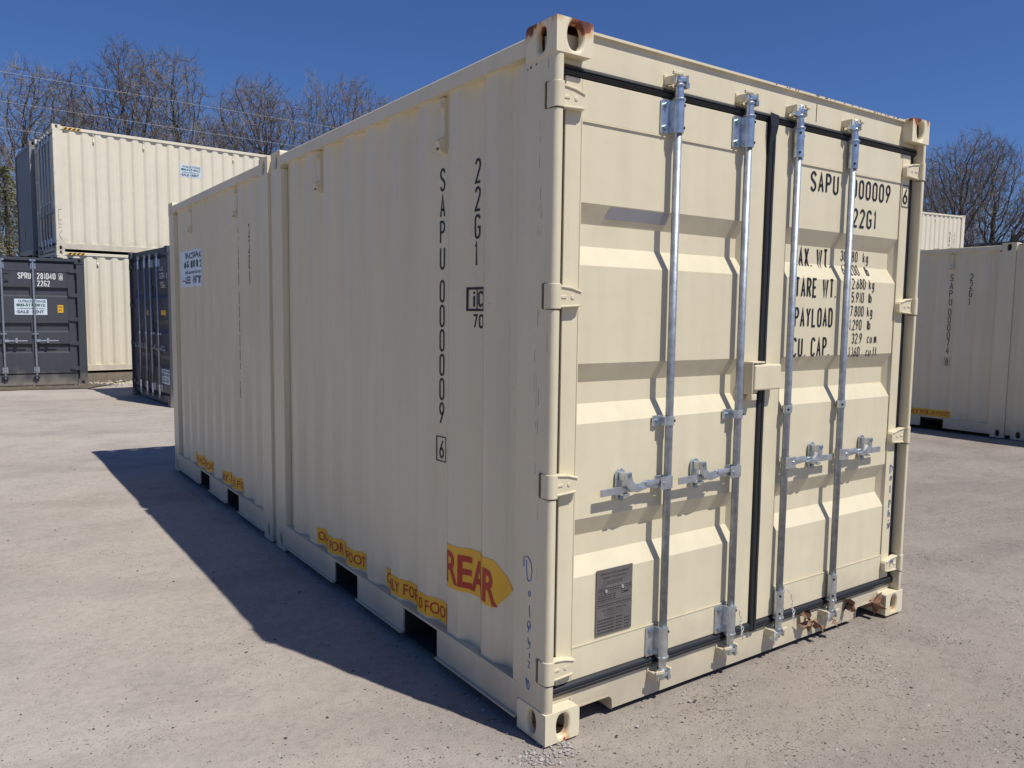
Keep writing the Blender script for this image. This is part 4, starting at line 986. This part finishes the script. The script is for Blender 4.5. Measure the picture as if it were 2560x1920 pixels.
# ------------------------------------------------------------------ trees
def tree_meshes(seed, H, width=5.5, base=.36, N=3000, step=.27, lean=(0, 0), tip=.0105, twigs=3, lobes=8, tl=(.30, .65)):
    """bare tree grown by space colonisation: the limbs fork towards points spread through a lobed crown"""
    r = random.Random(seed); zb = H * base; zc = (zb + H) / 2; rz_ = (H - zb) / 2; rx_ = width / 2
    ax_ = lambda z: Vector((lean[0] * z, lean[1] * z, 0))
    lob = [(Vector((r.gauss(0, .45), r.gauss(0, .45), r.uniform(-.5, .75))), r.uniform(.42, .62)) for _ in range(lobes)] + [(Vector((0, 0, 0)), .55), (Vector((0, 0, .55)), .45)]
    att = []
    while len(att) < N:
        c_, q = r.choice(lob); d = Vector((r.gauss(0, 1), r.gauss(0, 1), r.gauss(0, 1))).normalized() * q * r.random() ** .28; p = c_ + d
        if p.length < 1.02 and p.z > -1: P_ = Vector((p.x * rx_, p.y * rx_, zc + p.z * rz_)); att.append(P_ + ax_(P_.z))
    pos = []; par_ = []; z = -.1; q = Vector((0, 0, 0))
    while z < zb * .85: pos.append(Vector((q.x, q.y, z)) + ax_(z)); par_.append(len(pos) - 2); z += step; q += Vector((r.gauss(0, .010), r.gauss(0, .010), 0))
    top = len(pos) - 1
    for it in range(90):
        if not att: break
        kd = KDTree(len(pos)); [kd.insert(p, i) for i, p in enumerate(pos)]; kd.balance(); acc = {}
        keep = []
        for a_ in att:
            co, i, dist = kd.find(a_)
            if dist < step * 1.1: continue
            keep.append(a_)
            if dist < 3.2 or it < 6: i = i if i >= top * .75 else top; acc.setdefault(i, []).append((a_ - pos[i]).normalized())
        if len(keep) == 0: break
        att = keep; added = 0
        for i, ds in acc.items():
            d = Vector((0, 0, .10 * len(ds)));
            for v_ in ds: d += v_
            if d.length < 1e-3: continue
            d = (d.normalized() + Vector((r.gauss(0, .18), r.gauss(0, .18), r.gauss(0, .12)))).normalized(); np_ = pos[i] + d * step
            if kd.find(np_)[2] < step * .45: continue
            pos.append(np_); par_.append(i); added += 1
        if not added or len(pos) > 6500: break
    n_ = len(pos); ch = [[] for _ in range(n_)]
    for i in range(n_):
        if par_[i] >= 0: ch[par_[i]].append(i)
    rad = [0.0] * n_
    for i in range(n_ - 1, -1, -1): rad[i] = max(tip, sum(rad[c_] ** 2.02 for c_ in ch[i]) ** (1 / 2.02)) if ch[i] else tip
    tr = MB(); cr = MB(); stack = [0]
    while stack:
        i = stack.pop(); pts = [pos[par_[i]]] if par_[i] >= 0 else []; rs = [rad[i]] if pts else []
        j = i
        while True:
            pts.append(pos[j]); rs.append(rad[j])
            if not ch[j]: break
            k = max(ch[j], key=lambda c_: rad[c_]); stack += [c_ for c_ in ch[j] if c_ != k]; j = k
        if len(pts) > 1: (tr if i == 0 or rs[0] > .040 else cr).tube(pts, rs, 8 if rs[0] > .09 else 5 if rs[0] > .03 else 3)
    for i in range(n_):
        if rad[i] < .024:
            for _ in range(twigs):
                d = ((pos[i] - pos[par_[i]]).normalized() + Vector((r.gauss(0, .7), r.gauss(0, .7), r.gauss(.25, .5)))).normalized(); L_ = r.uniform(*tl); p1 = pos[i] + d * L_ * .5
                d2 = (d + Vector((r.gauss(0, .3), r.gauss(0, .3), .25))).normalized(); cr.tube([pos[i], p1, p1 + d2 * L_ * .5], [tip * .8, tip * .65, tip * .45], 3)
    k = H / max(v_[2] for v_ in cr.v)
    for m_ in (tr, cr): m_.v = [(a_ * k, b_ * k, c_ * k) for a_, b_, c_ in m_.v]
    return tr, cr
protos = []
for i, a in enumerate([dict(seed=11, H=14.5, width=6.2), dict(seed=23, H=14.5, width=6.6, base=.34), dict(seed=37, H=14.5, width=7.4, base=.38), dict(seed=41, H=14.5, width=3.8, base=.3, N=1500, lobes=7), dict(seed=59, H=12, width=4.6, base=.35, lean=(.42, -.3))]):
    t_, c_ = tree_meshes(**a)
    def mk_(mbx, nm, mm):
        me = bpy.data.meshes.new(nm); me.from_pydata([tuple(v_) for v_ in mbx.v], [], mbx.f); me.materials.append(mm); return me
    protos.append((mk_(t_, 'trunk', M['bark1'] if i % 2 else M['bark2']), mk_(c_, 'crown', M['twig2'] if i in (0, 2) else M['twig1'])))
def tree(i, x, y, H, rz, lab, sx=1):
    k = H / (14.5 if i < 4 else 12); t = root('bare_tree', lab, 'tree', (x, y, 0), rz, 'bare trees behind the yard'); t.scale = (k * sx, k * sx, k)
    for me_, nm in zip(protos[i], ('trunk', 'crown')):
        o = bpy.data.objects.new(nm, me_); C.objects.link(o); o.parent = t
T = [(1, 1.51, 45.7, 14.6, .3, 'leafless grey tree at the far left edge, rising above the cables', 1), (3, 3.66, 52.6, 15.6, 1.9, 'leafless tree just left of the tall stack, second from the left edge', 1),
     (0, 4.93, 39.3, 14.4, 2.2, 'tallest leafless tree, standing behind the left part of the stacked container', .9), (3, 4.4, 47.5, 13.6, .9, 'lower leafless tree between the left edge trees and the tallest one', 1),
     (1, 7.71, 40.8, 14.9, 4.0, 'leafless tree right of the tallest one, behind the white phone sticker', 1), (2, 11.86, 40.7, 14.3, 5.1, 'wide forking leafless tree above the joint of the middle container', .95),
     (3, 16.06, 44.6, 16.2, 1.0, 'slender leafless tree between the two round crowns over the middle container', .7), (0, 16.54, 40.1, 15.1, 3.6, 'round reddish leafless crown showing over the roof slope of the middle container', .95),
     (2, 22.84, 47.0, 16.4, .5, 'last small leafless crown disappearing behind the roof slope', .8), (1, 11.3, 48.2, 13.6, 5.9, 'pale leafless tree set back behind the forking one', 1),
     (2, 41.6, 18.5, 11.6, 2.8, 'leafless tree at right standing behind the pale sunlit container', .95), (0, 45.8, 19.1, 11.8, 1.2, 'leafless tree at right between the corner block tree and the edge', .95),
     (4, 35.5, 16.2, 10.5, -.3, 'leafless tree leaning to the right at the right edge', 1), (3, 51.7, 25.2, 12.2, 4.4, 'far leafless tree right beside the main container corner', 1), (1, 38.5, 11.2, 10.6, 2.0, 'leafless tree cut off by the right edge of the picture', 1)]
for a in T: tree(*a)
# olive evergreens at the left edge
def pine(x, y, H, lab, seed):
    r = random.Random(seed); t = root('evergreen_tree', lab, 'tree', (x, y, 0), 0, 'evergreens at the left edge')
    MB().cyl((0, 0, -.1), (0, 0, H * .95), .13, .03, n=9).build('trunk', M['bark2'], t)
    mb = MB()
    for _ in range(3000):
        h_ = r.random() ** .8; z = .8 + (H - .8) * h_; rad = (1 - h_ * .8) * H * .30 * (.75 + .35 * math.sin(z * 5 + 3 * math.sin(seed + z))); a = r.random() * 6.283
        q = rad * math.sqrt(r.random()) * (1 + .25 * math.sin(a * 3 + z * 2)); c_ = Vector((q * math.cos(a), q * math.sin(a), z - .25 * q))
        d = Vector((math.cos(a) + r.gauss(0, .5), math.sin(a) + r.gauss(0, .5), r.uniform(-.3, .5))).normalized() * r.uniform(.10, .22); s_ = d.cross(Vector((r.gauss(0, 1), r.gauss(0, 1), r.gauss(0, 1)))).normalized() * .022
        mb.add([c_ - d * .5 - s_, c_ - d * .5 + s_, c_ + d * .5], [(0, 1, 2)])
    mb.build('crown', M['needle'], t, recalc=False)
pine(-.1, 33.5, 6.9, 'olive green evergreen at the left edge behind the plain container end', 1); pine(-.9, 30.5, 5.2, 'lower olive evergreen at the left edge just above the charcoal container', 4)
# tangled woodland behind, one mass
def wood(name, spots, seed, m, hf):
    r = random.Random(seed); all_ = MB(); ms = []
    for k in range(3):
        a, b = tree_meshes(seed=seed * 7 + k, H=10, width=4.6, base=.15, N=700, step=.36, tip=.013, twigs=2, tl=(.4, .9)); mm = MB(); mm.add(a.v, a.f); mm.add(b.v, b.f); ms.append(mm)
    for (x, y) in spots:
        mm = r.choice(ms); s_ = hf(x, y) * r.uniform(.8, 1.1) / 10; a = r.random() * 6.28; ca, sa = math.cos(a), math.sin(a)
        all_.add([(x + (ca * v_[0] - sa * v_[1]), y + (sa * v_[0] + ca * v_[1]), v_[2] * s_) for v_ in mm.v], mm.f)
    o = all_.build(name, m, recalc=False); o['kind'] = 'stuff'; return o
r = random.Random(77)
wood('woodland', [(-9 + i * .75 + r.uniform(-.6, .6), 54 + r.uniform(-5, 9)) for i in range(0, 32, 2)], 5, M['twig1'], lambda x, y: 11.8 if x < 6 else 11.8 - (x - 6) * .45)
wood('woodland', [(14 + i * 1.0 + r.uniform(-.5, .5), 58 + r.uniform(-4, 8)) for i in range(24)] + [(-36 + i * 1.5 + r.uniform(-.7, .7), 50 + r.uniform(-6, 8)) for i in range(18)], 6, M['twig1'], lambda x, y: 9.0 if x > 0 else 12.0)
wood('undergrowth', [(-4 + i * .62 + r.uniform(-.4, .4), 40 + r.uniform(-4, 6)) for i in range(0, 26, 2)], 9, M['twig2'], lambda x, y: 9.0 if x < 8 else 7.0)
wood('woodland', [(62 + r.uniform(-9, 9) - i * .3, 36 - i * .9 + r.uniform(-1.5, 1.5)) for i in range(0, 38, 2)], 13, M['twig1'], lambda x, y: 11.5)
wood('undergrowth', [(50 + r.uniform(-4, 4) - i * .2, 27 - i * .7 + r.uniform(-1, 1)) for i in range(0, 30, 2)], 15, M['twig2'], lambda x, y: 7.0)
